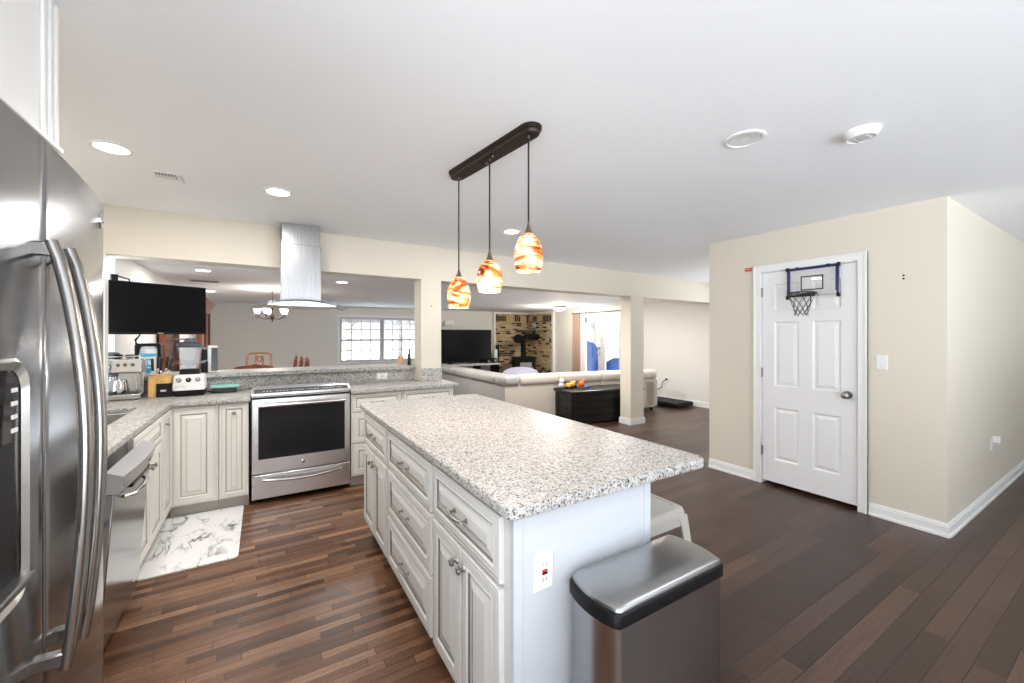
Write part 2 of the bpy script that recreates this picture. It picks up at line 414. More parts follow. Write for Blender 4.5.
# far wall with window opening
WX0, WX1, WZ0, WZ1 = 1.63, 3.72, .72, 1.86
wallbox('wall_back', M['wall2'], (XL-.1, YF, 0, WX0, YF+.12, FC), (WX1, YF, 0, XR+.1, YF+.12, FC), (WX0, YF, 0, WX1, YF+.12, WZ0), (WX0, YF, WZ1, WX1, YF+.12, FC))
# right wall with french-door opening and an unseen gap added to let light in
DY0, DY1, DZ = 6.86, 8.36, 1.9
wallbox('wall_right', M['wall2'], (XR, 2.48, 0, XR+.12, 2.62, CH), (XR, 4.42, 0, XR+.12, DY0, CH), (XR, 2.62, 2.25, XR+.12, 4.42, CH), (XR, DY1, 0, XR+.12, YF, FC), (XR, DY0, DZ, XR+.12, DY1, FC))
wallbox('baseboard_right', M['trim'], (XR-.015, 4.43, 0, XR, DY0-.1, .1))
# closet block with door opening and the hall wall
CX, CY0, CY1 = 4.07, .83, 2.6
OY0, OY1, OZ = 1.325, 2.07, 2.008
wallbox('wall_closet', M['wall'], (CX, CY0, 0, CX+.12, OY0, CH), (CX, OY1, 0, CX+.12, CY1, CH), (CX, OY0, OZ, CX+.12, OY1, CH), (CX+.12, CY1-.12, 0, XR, CY1, CH), (CX+.6, OY0-.3, 0, CX+.65, OY1+.3, OZ))
wallbox('wall_hall', M['wall'], (CX+.12, CY0, 0, 9.0, CY0+.12, CH))
def baseboard(name, x0, y0, x1, y1, nx, ny):
    m = MB(M['trim'])
    for t, z0, z1 in ((.022, 0, .018), (.014, .018, .072), (.009, .072, .086), (.005, .086, .094)):
        m.box(min(x0, x1, x0+nx*t, x1+nx*t), min(y0, y1, y0+ny*t, y1+ny*t), z0, max(x0, x1, x0+nx*t, x1+nx*t), max(y0, y1, y0+ny*t, y1+ny*t), z1)
    struct(m.build(name, smooth=False))
baseboard('baseboard_closet', CX, CY0-.014, CX, OY0-.07, -1, 0)
baseboard('baseboard_closet', CX, OY1+.07, CX, CY1, -1, 0)
baseboard('baseboard_hall', CX, CY0, 9.0, CY0, 0, -1)
wallbox('wall_rear_blocker', M['wall'], (4.6, YB-.1, 0, 9.1, YB, CH))  # unseen wall piece added to darken the hall wall
wallbox('wall_hall_end_blocker', M['wall'], (9.0, YB, 0, 9.1, -2.3, CH), (9.0, -.7, 0, 9.1, .95, CH), (9.0, -2.3, 0, 9.1, -.7, .8), (9.0, -2.3, 2.1, 9.1, -.7, CH))  # unseen end wall added to cut the light on the hall wall
# door casing
m = MB(M['trim'])
for t, a, b in ((.018, 0, .062), (.026, .045, .062)):
    m.box(CX-t, OY0-b, 0, CX, OY0-a, OZ+b); m.box(CX-t, OY1+a, 0, CX, OY1+b, OZ+b); m.box(CX-t, OY0-a, OZ+a, CX, OY1+a, OZ+b)
m.box(CX, OY0, 0, CX+.12, OY0+.006, OZ); m.box(CX, OY1-.006, 0, CX+.12, OY1, OZ); m.box(CX, OY0, OZ-.006, CX+.12, OY1, OZ)
struct(m.build('trim_2', smooth=False))
# six-panel closet door (local x = width from hinge side, facing -y)
DW, DH = OY1-OY0-.022, OZ-.045
def six_panel():
    m = MB(M['door']); t = .035
    xs = [0, .105, .105+(DW-.315)/2, .21+(DW-.315)/2, DW-.105, DW]; zs = [0, .21, .70, .90, 1.50, 1.60, 1.85, DH]
    for i in range(5):
        for j in range(7):
            if i in (1, 3) and j in (1, 3, 5):
                m.rings(xs[i], xs[i+1], zs[j], zs[j+1], [(0, 0, 0), (.012, -.009, 0), (.02, -.009, 0), (.045, -.002, 0)])
            else: m.quad((xs[i], 0, zs[j]), (xs[i+1], 0, zs[j]), (xs[i+1], 0, zs[j+1]), (xs[i], 0, zs[j+1]))
    m.box(0, .012, 0, DW, t, DH)
    m.quad((0, 0, 0), (0, 0, DH), (0, .012, DH), (0, .012, 0)); m.quad((DW, 0, 0), (DW, 0, DH), (DW, .012, DH), (DW, .012, 0)); m.quad((0, 0, 0), (DW, 0, 0), (DW, .012, 0), (0, .012, 0)); m.quad((0, 0, DH), (DW, 0, DH), (DW, .012, DH), (0, .012, DH))
    return m
d1 = six_panel().build('door_1', smooth=False, loc=(CX+.004, OY1-.011, .035), rot=(0, 0, -PI/2)); struct(d1)
m = MB(M['nickel']); kx = DW-.06
m.cyl((kx, 0, .885), (kx, -.012, .885), .033, n=20); m.cyl((kx, -.012, .885), (kx, -.04, .885), .012); m.sphere((kx, -.055, .885), (.029, .026, .029))
m.build('door_knob', d1)
for z in (.28, 1.02, 1.78):
    m = MB(M['nickel']); m.cyl((-.004, -.006, z-.045), (-.004, -.006, z+.045), .007, n=8); m.box(-.006, -.003, z-.04, .004, .0, z+.04); m.build('hinge', d1)

# ------------------------------------------------------------------ windows and doors of the family room
M['sash'] = pm('sash_white', (.48, .48, .50), .45)
def double_hung(x0, x1, z0, z1, y, name):
    m = MB(M['sash']); t = .05
    m.box(x0, y, z0, x0+t, y+.08, z1); m.box(x1-t, y, z0, x1, y+.08, z1); m.box(x0+t, y, z0, x1-t, y+.08, z0+t); m.box(x0+t, y, z1-t, x1-t, y+.08, z1)
    zm = z0+(z1-z0)*.49
    m.box(x0+t, y+.01, zm-.025, x1-t, y+.07, zm+.025)
    fr = m.build(name, smooth=False); struct(fr)
    m = MB(M['sash'])
    for k in (1, 2, 3):
        x = x0+t+(x1-x0-2*t)*k/4; m.box(x-.012, y+.035, z0+t, x+.012, y+.055, z1-t)
    for a, b in ((z0+t, zm-.025), (zm+.025, z1-t)):
        zc = (a+b)/2; m.box(x0+t, y+.037, zc-.012, x1-t, y+.053, zc+.012)
    m.build('window_grille', fr, smooth=False)
    m = MB(M['glass']); m.box(x0+t, y+.06, z0+t, x1-t, y+.064, z1-t); m.build('pane', fr, smooth=False)
    return fr
xm = (WX0+WX1)/2
double_hung(WX0+.005, xm-.002, WZ0+.005, WZ1-.005, YF+.02, 'window_1'); double_hung(xm+.002, WX1-.005, WZ0+.005, WZ1-.005, YF+.02, 'window_2')
m = MB(M['trim']); m.box(WX0-.09, YF-.05, WZ0-.03, WX1+.09, YF+.01, WZ0); m.box(WX0-.06, YF-.018, WZ0-.09, WX1+.06, YF, WZ0-.03)
m.box(WX0-.06, YF-.018, WZ0, WX0, YF, WZ1+.06); m.box(WX1, YF-.018, WZ0, WX1+.06, YF, WZ1+.06); m.box(WX0, YF-.018, WZ1, WX1, YF, WZ1+.06)
struct(m.build('trim_3', smooth=False))
for i, (a, b, zb) in enumerate(((WX0+.02, xm-.01, WZ1-.13), (xm+.01, WX1-.02, WZ1-.17))):
    t = thing('window_blind', ('raised white blind bunched at the top of the left half of the far window', 'raised white blind hanging lower at the top of the right half of the far window')[i], 'blind', ((a+b)/2, YF-.01, zb))
    h = (b-a)/2; H = WZ1-zb
    m = MB(M['blind']); m.box(-h, -.03, H-.045, h, .01, H); m.build('head_rail', t, smooth=False)
    m = MB(M['blind'])
    for k in range(9): m.box(-h+.005, -.022, .012+k*(H-.06)/9, h-.005, .004, .012+k*(H-.06)/9+.005)
    m.build('slat', t, smooth=False)['kind'] = 'stuff'
    m = MB(M['blind']); m.box(-h, -.024, 0, h, .006, .01); m.build('bottom_rail', t, smooth=False)
M['fdoor'] = pm('french_door_paint', (.55, .56, .58), .45)
def french_leaf(y0, y1, name, hs):
    m = MB(M['fdoor']); x = XR+.03; st = .12
    z0, z1 = .02, DZ-.03
    m.box(x, y0, z0, x+.045, y0+st, z1); m.box(x, y1-st, z0, x+.045, y1, z1); m.box(x, y0+st, z0, x+.045, y1-st, z0+.25); m.box(x, y0+st, z1-.13, x+.045, y1-st, z1)
    d = m.build(name, smooth=False); struct(d)
    m = MB(M['glass']); m.box(x+.02, y0+st, z0+.25, x+.025, y1-st, z1-.13); m.build('pane', d, smooth=False)
    if hs:
        yy = y0+.06
        m = MB(M['nickel']); m.cyl((x, yy, .95), (x-.05, yy, .95), .012); m.sphere((x-.06, yy, .95), .028, 12, 8); m.build('door_knob', d)
        m = MB(M['nickel']); m.cyl((x, yy, 1.08), (x-.02, yy, 1.08), .026); m.build('deadbolt', d)
ym = (DY0+DY1)/2
french_leaf(ym+.003, DY1-.04, 'door_2', True); french_leaf(DY0+.04, ym-.003, 'door_3', False)
m = MB(M['trim'])
for a, b in ((DY0, DY0+.035), (DY1-.035, DY1)): m.box(XR, a, 0, XR+.12, b, DZ)
m.box(XR, DY0+.035, DZ-.025, XR+.12, DY1-.035, DZ)
m.box(XR-.018, DY0-.07, 0, XR, DY0, DZ+.07); m.box(XR-.018, DY1, 0, XR, DY1+.07, DZ+.07); m.box(XR-.018, DY0, DZ, XR, DY1, DZ+.07)
struct(m.build('trim_4', smooth=False))
# curtain on its rod
m = MB(M['bronze']); m.cyl((XR-.07, 6.6, DZ+.09), (XR-.07, 8.62, DZ+.09), .012); m.sphere((XR-.07, 8.63, DZ+.09), .022); m.cyl((XR, 8.55, DZ+.09), (XR-.07, 8.55, DZ+.09), .008)
tag(m.build('curtain_rod'), 'thin dark curtain rod above the glazed french doors', 'curtain rod')
def drape(mat, y0, y1, n, amp, x, z0, z1, name, parent=None):
    m = MB(mat); rings = []
    for z, sq in ((z0, 1.0), (z0+.5, 1.0), (z1-.3, .92), (z1, .85)):
        a = []; b = []
        for i in range(n*6+1):
            t = i/(n*6); y = (y0+y1)/2+(t-.5)*(y1-y0)*sq; xx = x+amp*math.sin(t*n*2*PI)
            a.append((xx, y, z)); b.append((xx+.006, y, z))
        rings.append(a+b[::-1])
    m.loft(rings); return m.build(name, parent, ang=80)
t = thing('curtain', 'rose tan curtain with pale lining drawn to the left of the french doors', 'curtain', (0, 0, 0))
drape(M['curtain'], 8.30, 8.62, 3, .03, XR-.075, .03, DZ+.08, 'curtain_panel', t)
drape(M['sheer'], 8.12, 8.29, 2, .025, XR-.07, .03, DZ+.08, 'curtain_lining', t)

# brick facing in the far corner
m = MB(M['brick_x']); m.box(6.05, YF-.07, 0, XR-.001, YF-.001, 2.06); struct(m.build('wall_brick', smooth=False))
m = MB(M['brick_y']); m.box(XR-.07, 9.56, 0, XR-.001, YF-.07, 2.06); struct(m.build('wall_brick', smooth=False))
mm, nt, b = new_mat('soldier_course'); g = N(nt); vec, xyz = g.coords()
r_, e_, _ = cells(g, g.math('ADD', xyz[2], .05), g.math('ADD', xyz[0], xyz[1]), .075, 5.0, False)
g.link(g.mix(g.math('LESS_THAN', e_, .006), g.ramp(r_, [(0, (.5, .35, .17)), (.45, (.05, .025, .018)), (.75, (.56, .4, .2))], True), (.5, .42, .3)), b.inputs['Base Color']); b.inputs['Roughness'].default_value = .85
m = MB(mm); m.box(6.05, YF-.074, 1.83, XR-.074, YF-.069, 2.0); m.box(XR-.074, 9.56, 1.83, XR-.069, YF-.069, 2.0); struct(m.build('trim_5', smooth=False))
m = MB(M['trim']); m.box(5.98, YF-.08, 0, 6.05, YF, 2.12); m.box(6.05, YF-.08, 2.06, XR, YF, 2.12); m.box(XR-.08, 9.49, 0, XR, 9.56, 2.12); m.box(XR-.08, 9.56, 2.06, XR, YF-.08, 2.12)
struct(m.build('trim_6', smooth=False))
# wall side boards around the family room
baseboard('baseboard_back', -1.06, YF, 5.98, YF, 0, -1)

# ------------------------------------------------------------------ outdoors
wallbox('ground', M['ground'], (8.1, 8.6, -.25, 10.4, 11.2, -.15), (1.4, 14.6, -.25, 6.2, 17.8, -.15), (12.2, 10.6, -.25, 14, 14.6, -.15))
t = thing('covered_grill', 'large rounded patio item under a blue cover outside the left french door', 'grill', (8.95, 10.25, -.15))
m = MB(M['cover']); rings = []
for z, r in ((0, 1.0), (.4, 1.02), (.9, .95), (1.15, .8), (1.32, .55), (1.4, .2)):
    rings.append([(.75*r*math.cos(a*2*PI/24)*(1+.05*math.sin(a*2.6)), .62*r*math.sin(a*2*PI/24)*(1+.05*math.cos(a*3.1)), z) for a in range(24)])
m.loft(rings); m.build('tarp', t)
m = MB(M['black']); m.tube([(.75*math.cos(a*2*PI/30), .63*math.sin(a*2*PI/30), .35) for a in range(30)], .012, 6, True); m.build('tie_cord', t)
m = MB(M['cover']); rings = []
for z, r in ((0, .85), (.4, .9), (.7, .7), (.82, .3)):
    rings.append([(.5*r*math.cos(a*2*PI/20), .5*r*math.sin(a*2*PI/20), z) for a in range(20)])
m.loft(rings); o = m.build('covered_chair', loc=(9.75, 9.4, -.15)); tag(o, 'small blue covered patio piece seen low through the right french door', 'patio chair')
rt = random.Random(3)
def bare_tree(x, y, h, label):
    t = thing('bare_tree', label, 'tree', (x, y, -.15), group='bare trees in the yard')
    m = MB(M['bark']); m.tube([(0, 0, 0), (.05, .03, h*.3), (-.03, .05, h*.6), (0, 0, h)], [.11, .09, .06, .015], 8); m.build('trunk', t)
    for k in range(26):
        z = h*(.2+.7*rt.random()); a = rt.random()*6.28; L = h*.32*(1.15-z/h)
        m = MB(M['bark']); p1 = Vector((math.cos(a)*L*.5, math.sin(a)*L*.5, z+L*.35)); p2 = Vector((math.cos(a+.3)*L, math.sin(a+.3)*L, z+L*.9))
        m.tube([(0, 0, z), p1, p2], [.025, .017, .005], 5)
        for q in range(5):
            bb = p1.lerp(p2, rt.random()); e = bb+Vector((rt.uniform(-.4, .4), rt.uniform(-.4, .4), rt.uniform(0, .5))); m.tube([bb, (bb+e)/2+Vector((.03, .02, .02)), e], [.008, .006, .002], 4)
        m.build('branch', t)
bare_tree(2.6, 15.5, 5, 'bare pale tree seen through the left half of the far window')
bare_tree(4.9, 17, 5, 'bare pale tree seen through the right half of the far window')
bare_tree(13.0, 13.95, 5, 'bare pale tree seen through the left french door')
bare_tree(12.9, 11.3, 5, 'bare pale tree seen through the right french door')
# ------------------------------------------------------------------ ceiling fixtures
def can_light(x, y, z, label, lit=True, power=11, r=.068, group=None):
    t = thing('recessed_light', label, 'ceiling light', (x, y, z), group=group)
    m = MB(M['trim']); m.lathe([(r+.018, 0), (r+.016, -.006), (r+.002, -.008), (r, -.002)], n=28); m.build('trim_ring', t)
    if lit:
        m = MB(M['can']); m.lathe([(r, -.001), (r*.98, -.005), (r*.6, -.0065), (.001, -.007)], n=28); m.build('lens', t)
        l = area('recessed_lamp', (x, y, z-.012), (0, 0, 0), .13, .13, power, (1, .97, .94), True)
    else:
        m = MB(M['canoff']); m.lathe([(r, -.0015), (r*.9, -.006), (r*.5, -.003), (.001, -.001)], n=28); m.build('lens', t)
can_light(-.668, 2.87, CH, 'bright round recessed light nearest the refrigerator')
can_light(.086, 3.17, CH, 'bright round recessed light in front of the range hood')
can_light(1.98, 3.24, CH, 'bright round recessed light behind the nearest glass pendant')
can_light(2.03, 1.11, CH, 'unlit wide recessed light beside the smoke detector', False, r=.075)
can_light(-.2, .2, CH, 'added unseen recessed light over the near end of the kitchen')  # this can and the next are out of view, added for extra light
can_light(3.0, -.9, CH, 'added unseen recessed light over the hall')
for x, y, s in ((-.56, 5.55, 'recessed light in the lower family room ceiling directly above the wall-hung screen'), (-.73, 8.13, 'small far recessed light in the family room ceiling above the china cabinet'), (.9, 5.83, 'recessed light in the family room ceiling right of the range hood')):
    can_light(x, y, FC, s, True, 12)
for x, y, s in ((2.45, 6.6, 'added recessed fill light, unseen behind the white column'), (3.5, 4.8, 'added recessed fill light, unseen above the beam over the deck box'), (5.55, 5.3, 'added recessed fill light, unseen behind the floor-standing post')):
    can_light(x, y, FC, s, True, 34)  # out-of-view cans added to fill the family room with light
t = thing('smoke_detector', 'white round smoke detector mount without its cover on the ceiling', 'smoke detector', (2.43, .78, CH))
m = MB(M['white']); m.lathe([(.072, 0), (.072, -.012), (.066, -.016), (.06, -.03), (.054, -.034), (.05, -.03), (.001, -.03)], n=32); m.build('mounting_ring', t)
m = MB(M['lgrey']); m.box(-.035, -.03, -.036, .03, .012, -.03); m.build('connector_plate', t, .003)
m = MB(M['lgrey']); m.box(.0, .018, -.035, .04, .03, -.03); m.box(-.04, .02, -.035, -.02, .032, -.03); m.build('clip', t)
t = thing('ceiling_vent', 'half-open white louvred vent in the kitchen ceiling', 'vent', (-.49, 3.20, CH)); t.scale = (.62, .8, 1)
m = MB(M['white'])
m.box(-.11, -.07, -.004, .11, -.055, 0); m.box(-.11, .055, -.004, .11, .07, 0); m.box(-.11, -.055, -.004, -.095, .055, 0); m.box(.06, -.055, -.004, .11, .055, 0)
m.build('frame', t, smooth=False)
m = MB(M['blackm']); m.box(-.095, -.055, -.002, .06, .055, -.0005); m.build('duct', t, smooth=False)
for k in range(6):
    m = MB(M['white']); x = -.085+k*.025; m.box(x, -.055, -.005, x+.011, .05, -.002); m.build('louvre', t, smooth=False)
m = MB(M['white']); m.box(-.09, .0, -.006, .05, .03, -.0045); m.build('damper', t, smooth=False)
m = MB(M['lgrey']); m.box(.10, -.075, -.012, .112, .075, -.004); m.build('lever', t)
t = thing('ceiling_vent', 'slim grey vent in the family room ceiling between two recessed lights', 'vent', (-.66, 6.67, FC))
m = MB(M['lgrey']); m.box(-.16, -.09, -.006, .16, .09, 0); m.build('frame', t, .002)
for k in range(6):
    m = MB(M['grey']); m.box(-.14, -.075+k*.026, -.008, .14, -.066+k*.026, -.006); m.build('louvre', t, smooth=False)
t = thing('flush_ceiling_light', 'round dome ceiling light with a dark rim near the brick corner', 'ceiling light', (6.25, 7.95, FC))
m = MB(M['bronze']); m.lathe([(.17, 0), (.175, -.02), (.165, -.035), (.14, -.036)], n=32); m.build('rim', t)
m = MB(M['glow']); m.lathe([(.155, -.034), (.14, -.07), (.1, -.095), (.05, -.108), (.001, -.11)], n=32); m.build('glass_dome', t)
pl = bpy.data.lights.new('dome_lamp', 'POINT'); pl.energy = 58; pl.shadow_soft_size = .08; pl.color = (1, .9, .75); o = bpy.data.objects.new('dome_lamp', pl); o.location = (6.25, 7.95, FC-.2); COL.objects.link(o)

# ================================================================== KITCHEN CABINETS
def front_bm(w_, h_, paint, glaze):
    m = MB(paint, glaze); fr = min(.058, min(w_, h_)*.22)
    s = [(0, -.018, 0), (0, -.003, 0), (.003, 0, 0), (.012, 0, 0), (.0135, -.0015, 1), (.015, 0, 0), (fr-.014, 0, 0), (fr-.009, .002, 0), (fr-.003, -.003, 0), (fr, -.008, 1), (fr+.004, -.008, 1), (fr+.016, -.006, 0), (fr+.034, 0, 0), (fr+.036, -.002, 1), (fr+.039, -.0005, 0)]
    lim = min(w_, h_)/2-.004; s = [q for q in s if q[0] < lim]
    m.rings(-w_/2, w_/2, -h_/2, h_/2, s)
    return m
def knob_bm():
    m = MB(M['nickel']); m.lathe([(.011, 0), (.010, .003), (.005, .008), (.006, .014), (.014, .018), (.015, .024), (.011, .029), (.001, .031)], n=16)
    return m.xform(Matrix.Rotation(PI/2, 4, 'X'))
def pull_bm(L=.1):
    m = MB(M['nickel']); pts = [(-L/2-.012, -.026, .002), (-L/2, -.024, 0), (-L/4, -.03, 0), (0, -.033, 0), (L/4, -.03, 0), (L/2, -.024, 0), (L/2+.012, -.026, .002)]
    m.tube(pts, [.004, .0055, .0045, .0065, .0045, .0055, .004], 8)
    for s in (-1, 1):
        m.cyl((s*L/2, 0, 0), (s*L/2, -.025, 0), .0045, n=8); m.cyl((s*L/2, 0, 0), (s*L/2, -.003, 0), .009, n=10)
    return m
def cabinet(name, label, w_, d, fronts, loc, rz, paint='cab', glaze='glaze', h=.865, toe=.1, kick='toe', group=None, body_h=None):
    """local frame: x along the front, front face at y=0 looking to -y. fronts: (kind, x0, x1, z0, z1, hardware)"""
    t = thing(name, label, 'cabinet', loc, rz, group)
    P, G = M[paint], M[glaze]
    m = MB(P); m.box(0, 0, toe, w_, d, body_h or h); m.build('body', t, smooth=False)
    if body_h: m = MB(P); m.box(0, 0, body_h, w_, .02, h); m.build('face_frame', t, smooth=False)
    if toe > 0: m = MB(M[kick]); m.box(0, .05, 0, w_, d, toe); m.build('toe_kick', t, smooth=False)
    for kind, x0, x1, za, zb, hw in fronts:
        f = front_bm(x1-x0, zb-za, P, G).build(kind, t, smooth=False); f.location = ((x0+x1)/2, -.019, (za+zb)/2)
        if hw:
            if hw[0] == 'pull': k = pull_bm(hw[3] if len(hw) > 3 else .1).build('pull', f)
            else: k = knob_bm().build('knob', f)
            k.location = (hw[1], 0, hw[2])
    return t
def P_(z=0, x=0): return ('pull', x, z)
def K_(x, z): return ('knob', x, z)
# peninsula, front plane y = 3.97 ------------------------------------
FY = 3.97
cabinet('base_cabinet', 'cream corner base cabinet with one wide raised panel door and no knob', .30, .5, [('door', .012, .285, .115, .855, None)], (-.605, FY, 0), 0)
cabinet('base_cabinet', 'narrow cream base cabinet left of the range, its knob high on the door', .20, .5, [('door', .008, .196, .115, .855, K_(0, .30))], (-.302, FY, 0), 0)
cabinet('drawer_cabinet', 'cream drawer cabinet right of the range with three stacked drawers', .465, .5,
        [('drawer', .01, .455, .70, .855, P_()), ('drawer', .01, .455, .41, .685, P_()), ('drawer', .01, .455, .115, .395, P_())], (.692, FY, 0), 0)
cabinet('drawer_cabinet', 'cream cabinet at the open end of the peninsula under the column', .545, .5,
        [('drawer', .012, .53, .70, .855, P_()), ('door', .012, .27, .115, .685, K_(.10, .22)), ('door', .274, .53, .115, .685, K_(-.10, .22))], (1.16, FY, 0), 0)
# left run, front plane x = -.605, faces +x --------------------------
LX = -.605
cabinet('sink_cabinet', 'cream sink cabinet with a pair of doors beside the dishwasher', .73, .6,
        [('drawer', .01, .72, .70, .855, None), ('door', .01, .363, .115, .685, K_(.14, .21)), ('door', .367, .72, .115, .685, K_(-.14, .21))], (LX, 2.88, 0), PI/2, body_h=.69)
cabinet('base_cabinet', 'narrow cream base cabinet between the sink doors and the corner', .335, .6, [('door', .01, .325, .115, .855, K_(-.10, .30))], (LX, 3.615, 0), PI/2, body_h=.69)
cabinet('base_cabinet', 'cream base cabinet between the refrigerator and the dishwasher', .50, .6, [('drawer', .01, .49, .70, .855, P_()), ('door', .01, .49, .115, .685, K_(.18, .22))], (LX, 1.73, 0), PI/2)
# counters -----------------------------------------------------------
xs = [XL+.01, -1.10, -.745, -.582, -.088]; ys = [1.72, 3.02, 3.78, 3.92, 4.49]
fill = {(i, j) for i in range(3) for j in range(4)} - {(1, 1)} | {(3, 3)}
m = MB(M['granite']); m.grid_slab(xs, ys, fill, .870, .905)
tag(m.build('countertop', bevel=.006, smooth=False), 'speckled granite countertop in an L around the sink corner', 'countertop')
m = MB(M['granite']); m.box(.685, 3.92, .870, 1.752, 4.49, .905)
tag(m.build('countertop', bevel=.006, smooth=False), 'short speckled granite countertop right of the range, ending past the column', 'countertop')
m = MB(M['granite']); m.box(-1.05, 4.495, .906, 1.455, 4.52, 1.03)
tag(m.build('backsplash', smooth=False), 'low granite backsplash running behind the range under the raised bar', 'backsplash')
m = MB(M['granite']); m.box(1.456, hy(1.57)-.012, .906, 1.694, hy(1.57)-.001, 1.045)
tag(m.build('backsplash', smooth=False), 'small granite facing on the foot of the white column', 'backsplash')
m = MB(M['granite']); m.box(-1.05, 4.455, 1.031, 1.455, 4.93, 1.066)
tag(m.build('bar_top', bevel=.006, smooth=False), 'long raised granite bar ledge behind the range', 'countertop')
t = thing('sink', 'steel undermount sink set in the left counter', 'sink', (-.92, 3.40, .70))
m = MB(M['steel_s']); X, Y, H = .178, .378, .168
m.loft([[(-X, -Y, H), (X, -Y, H), (X, Y, H), (-X, Y, H)], [(-X+.01, -Y+.01, 0), (X-.01, -Y+.01, 0), (X-.01, Y-.01, 0), (-X+.01, Y-.01, 0)]], True, False)
m.quad((-X+.01, -Y+.01, 0), (X-.01, -Y+.01, 0), (X-.01, Y-.01, 0), (-X+.01, Y-.01, 0)); m.build('basin', t, smooth=False)
m = MB(M['steel_d']); m.lathe([(.045, .001), (.04, .004), (.001, .003)], n=20); m.build('drain', t)
# outlet on the backsplash
def wall_plate(name, label, cat, loc, rz, kind):
    t = thing(name, label, cat, loc, rz)
    wide = kind == 'wide'
    a, b = (.057, .035) if wide else (.035, .057)
    m = MB(M['white']); m.loft([[(-a, 0, -b), (a, 0, -b), (a, 0, b), (-a, 0, b)], [(-a, -.003, -b), (a, -.003, -b), (a, -.003, b), (-a, -.003, b)], [(-a+.004, -.006, -b+.004), (a-.004, -.006, -b+.004), (a-.004, -.006, b-.004), (-a+.004, -.006, b-.004)]]); m.build('cover_plate', t, smooth=False)
    if kind == 'switch':
        m = MB(M['white']); m.box(-.005, -.017, -.008, .005, -.006, .01); m.build('toggle', t, .001)
        for z in (-.03, .03): m = MB(M['lgrey']); m.cyl((0, -.0075, z), (0, -.006, z), .0035, n=10); m.build('screw', t)
    elif kind == 'gfci':
        m = MB(M['white']); m.box(-.0165, -.009, -.033, .0165, -.006, .033); m.build('receptacle', t, .001)
        m = MB(M['grey']); [m.box(x-.0014, -.0098, z-.005, x+.0014, -.0088, z+.005) for x in (-.006, .006) for z in (-.022, .022)]; m.build('slots', t, smooth=False)
        m = MB(M['red']); m.box(-.009, -.0115, .0005, .009, -.009, .007); m.build('reset_button', t, smooth=False)
        m = MB(M['black']); m.box(-.009, -.0115, -.007, .009, -.009, -.0005); m.build('test_button', t, smooth=False)
    elif wide:
        m = MB(M['white']); m.box(-.034, -.009, -.0165, .034, -.006, .0165); m.build('receptacle', t, .001)
        m = MB(M['black']); m.box(-.008, -.0105, -.004, .008, -.009, .004); m.build('slots', t, smooth=False)
    else:
        for z in (-.02, .02):
            m = MB(M['white']); m.lathe([(.017, 0), (.016, .003), (.001, .003)], n=20); m.xform(Matrix.Translation((0, -.006, z)) @ Matrix.Rotation(PI/2, 4, 'X')); m.build('receptacle', t)
        m = MB(M['grey']); [m.box(x-.0014, -.0098, z-.004, x+.0014, -.0088, z+.005) for x in (-.006, .006) for z in (-.02, .02)]; m.build('slots', t, smooth=False)
    return t
wall_plate('outlet', 'white outlet turned sideways on the granite backsplash right of the range', 'outlet', (1.10, 4.495, .965), 0, 'wide')
wall_plate('light_switch', 'white single light switch on the beige wall right of the closet door', 'switch', (CX, 1.18, 1.198), -PI/2, 'switch')

# ------------------------------------------------------------------ island
IX0, IX1, IY0, IY1 = .618, 1.19, 1.0, 2.90
def isl(y1, y0): return (IX0, y1, 0), -PI/2, y1-y0
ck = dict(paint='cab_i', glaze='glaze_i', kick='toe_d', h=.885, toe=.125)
loc, rz, w_ = isl(1.62, 1.02)
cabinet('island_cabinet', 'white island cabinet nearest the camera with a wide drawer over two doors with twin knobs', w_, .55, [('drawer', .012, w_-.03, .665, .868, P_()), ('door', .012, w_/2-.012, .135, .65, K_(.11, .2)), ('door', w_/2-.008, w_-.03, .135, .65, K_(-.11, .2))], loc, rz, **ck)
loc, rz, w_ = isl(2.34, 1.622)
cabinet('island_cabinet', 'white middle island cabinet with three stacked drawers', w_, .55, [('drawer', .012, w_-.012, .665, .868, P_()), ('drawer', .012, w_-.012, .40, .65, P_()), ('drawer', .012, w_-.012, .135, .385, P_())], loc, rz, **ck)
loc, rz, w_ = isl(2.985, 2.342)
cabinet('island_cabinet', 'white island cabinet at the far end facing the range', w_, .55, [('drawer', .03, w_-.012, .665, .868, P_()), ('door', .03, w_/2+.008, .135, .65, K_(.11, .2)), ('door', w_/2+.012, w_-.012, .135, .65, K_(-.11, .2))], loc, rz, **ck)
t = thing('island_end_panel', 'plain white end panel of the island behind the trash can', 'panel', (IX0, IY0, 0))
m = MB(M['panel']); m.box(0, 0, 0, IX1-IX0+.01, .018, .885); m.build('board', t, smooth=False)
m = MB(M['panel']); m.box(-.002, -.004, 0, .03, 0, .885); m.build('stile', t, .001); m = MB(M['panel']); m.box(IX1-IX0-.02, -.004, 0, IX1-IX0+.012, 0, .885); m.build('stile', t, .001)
m = MB(M['panel']); m.box(IX1-.018, 1.02, 0, IX1+.004, 2.985, .885); tag(m.build('island_back_panel', smooth=False), 'plain white back panel of the island behind the stool', 'panel')
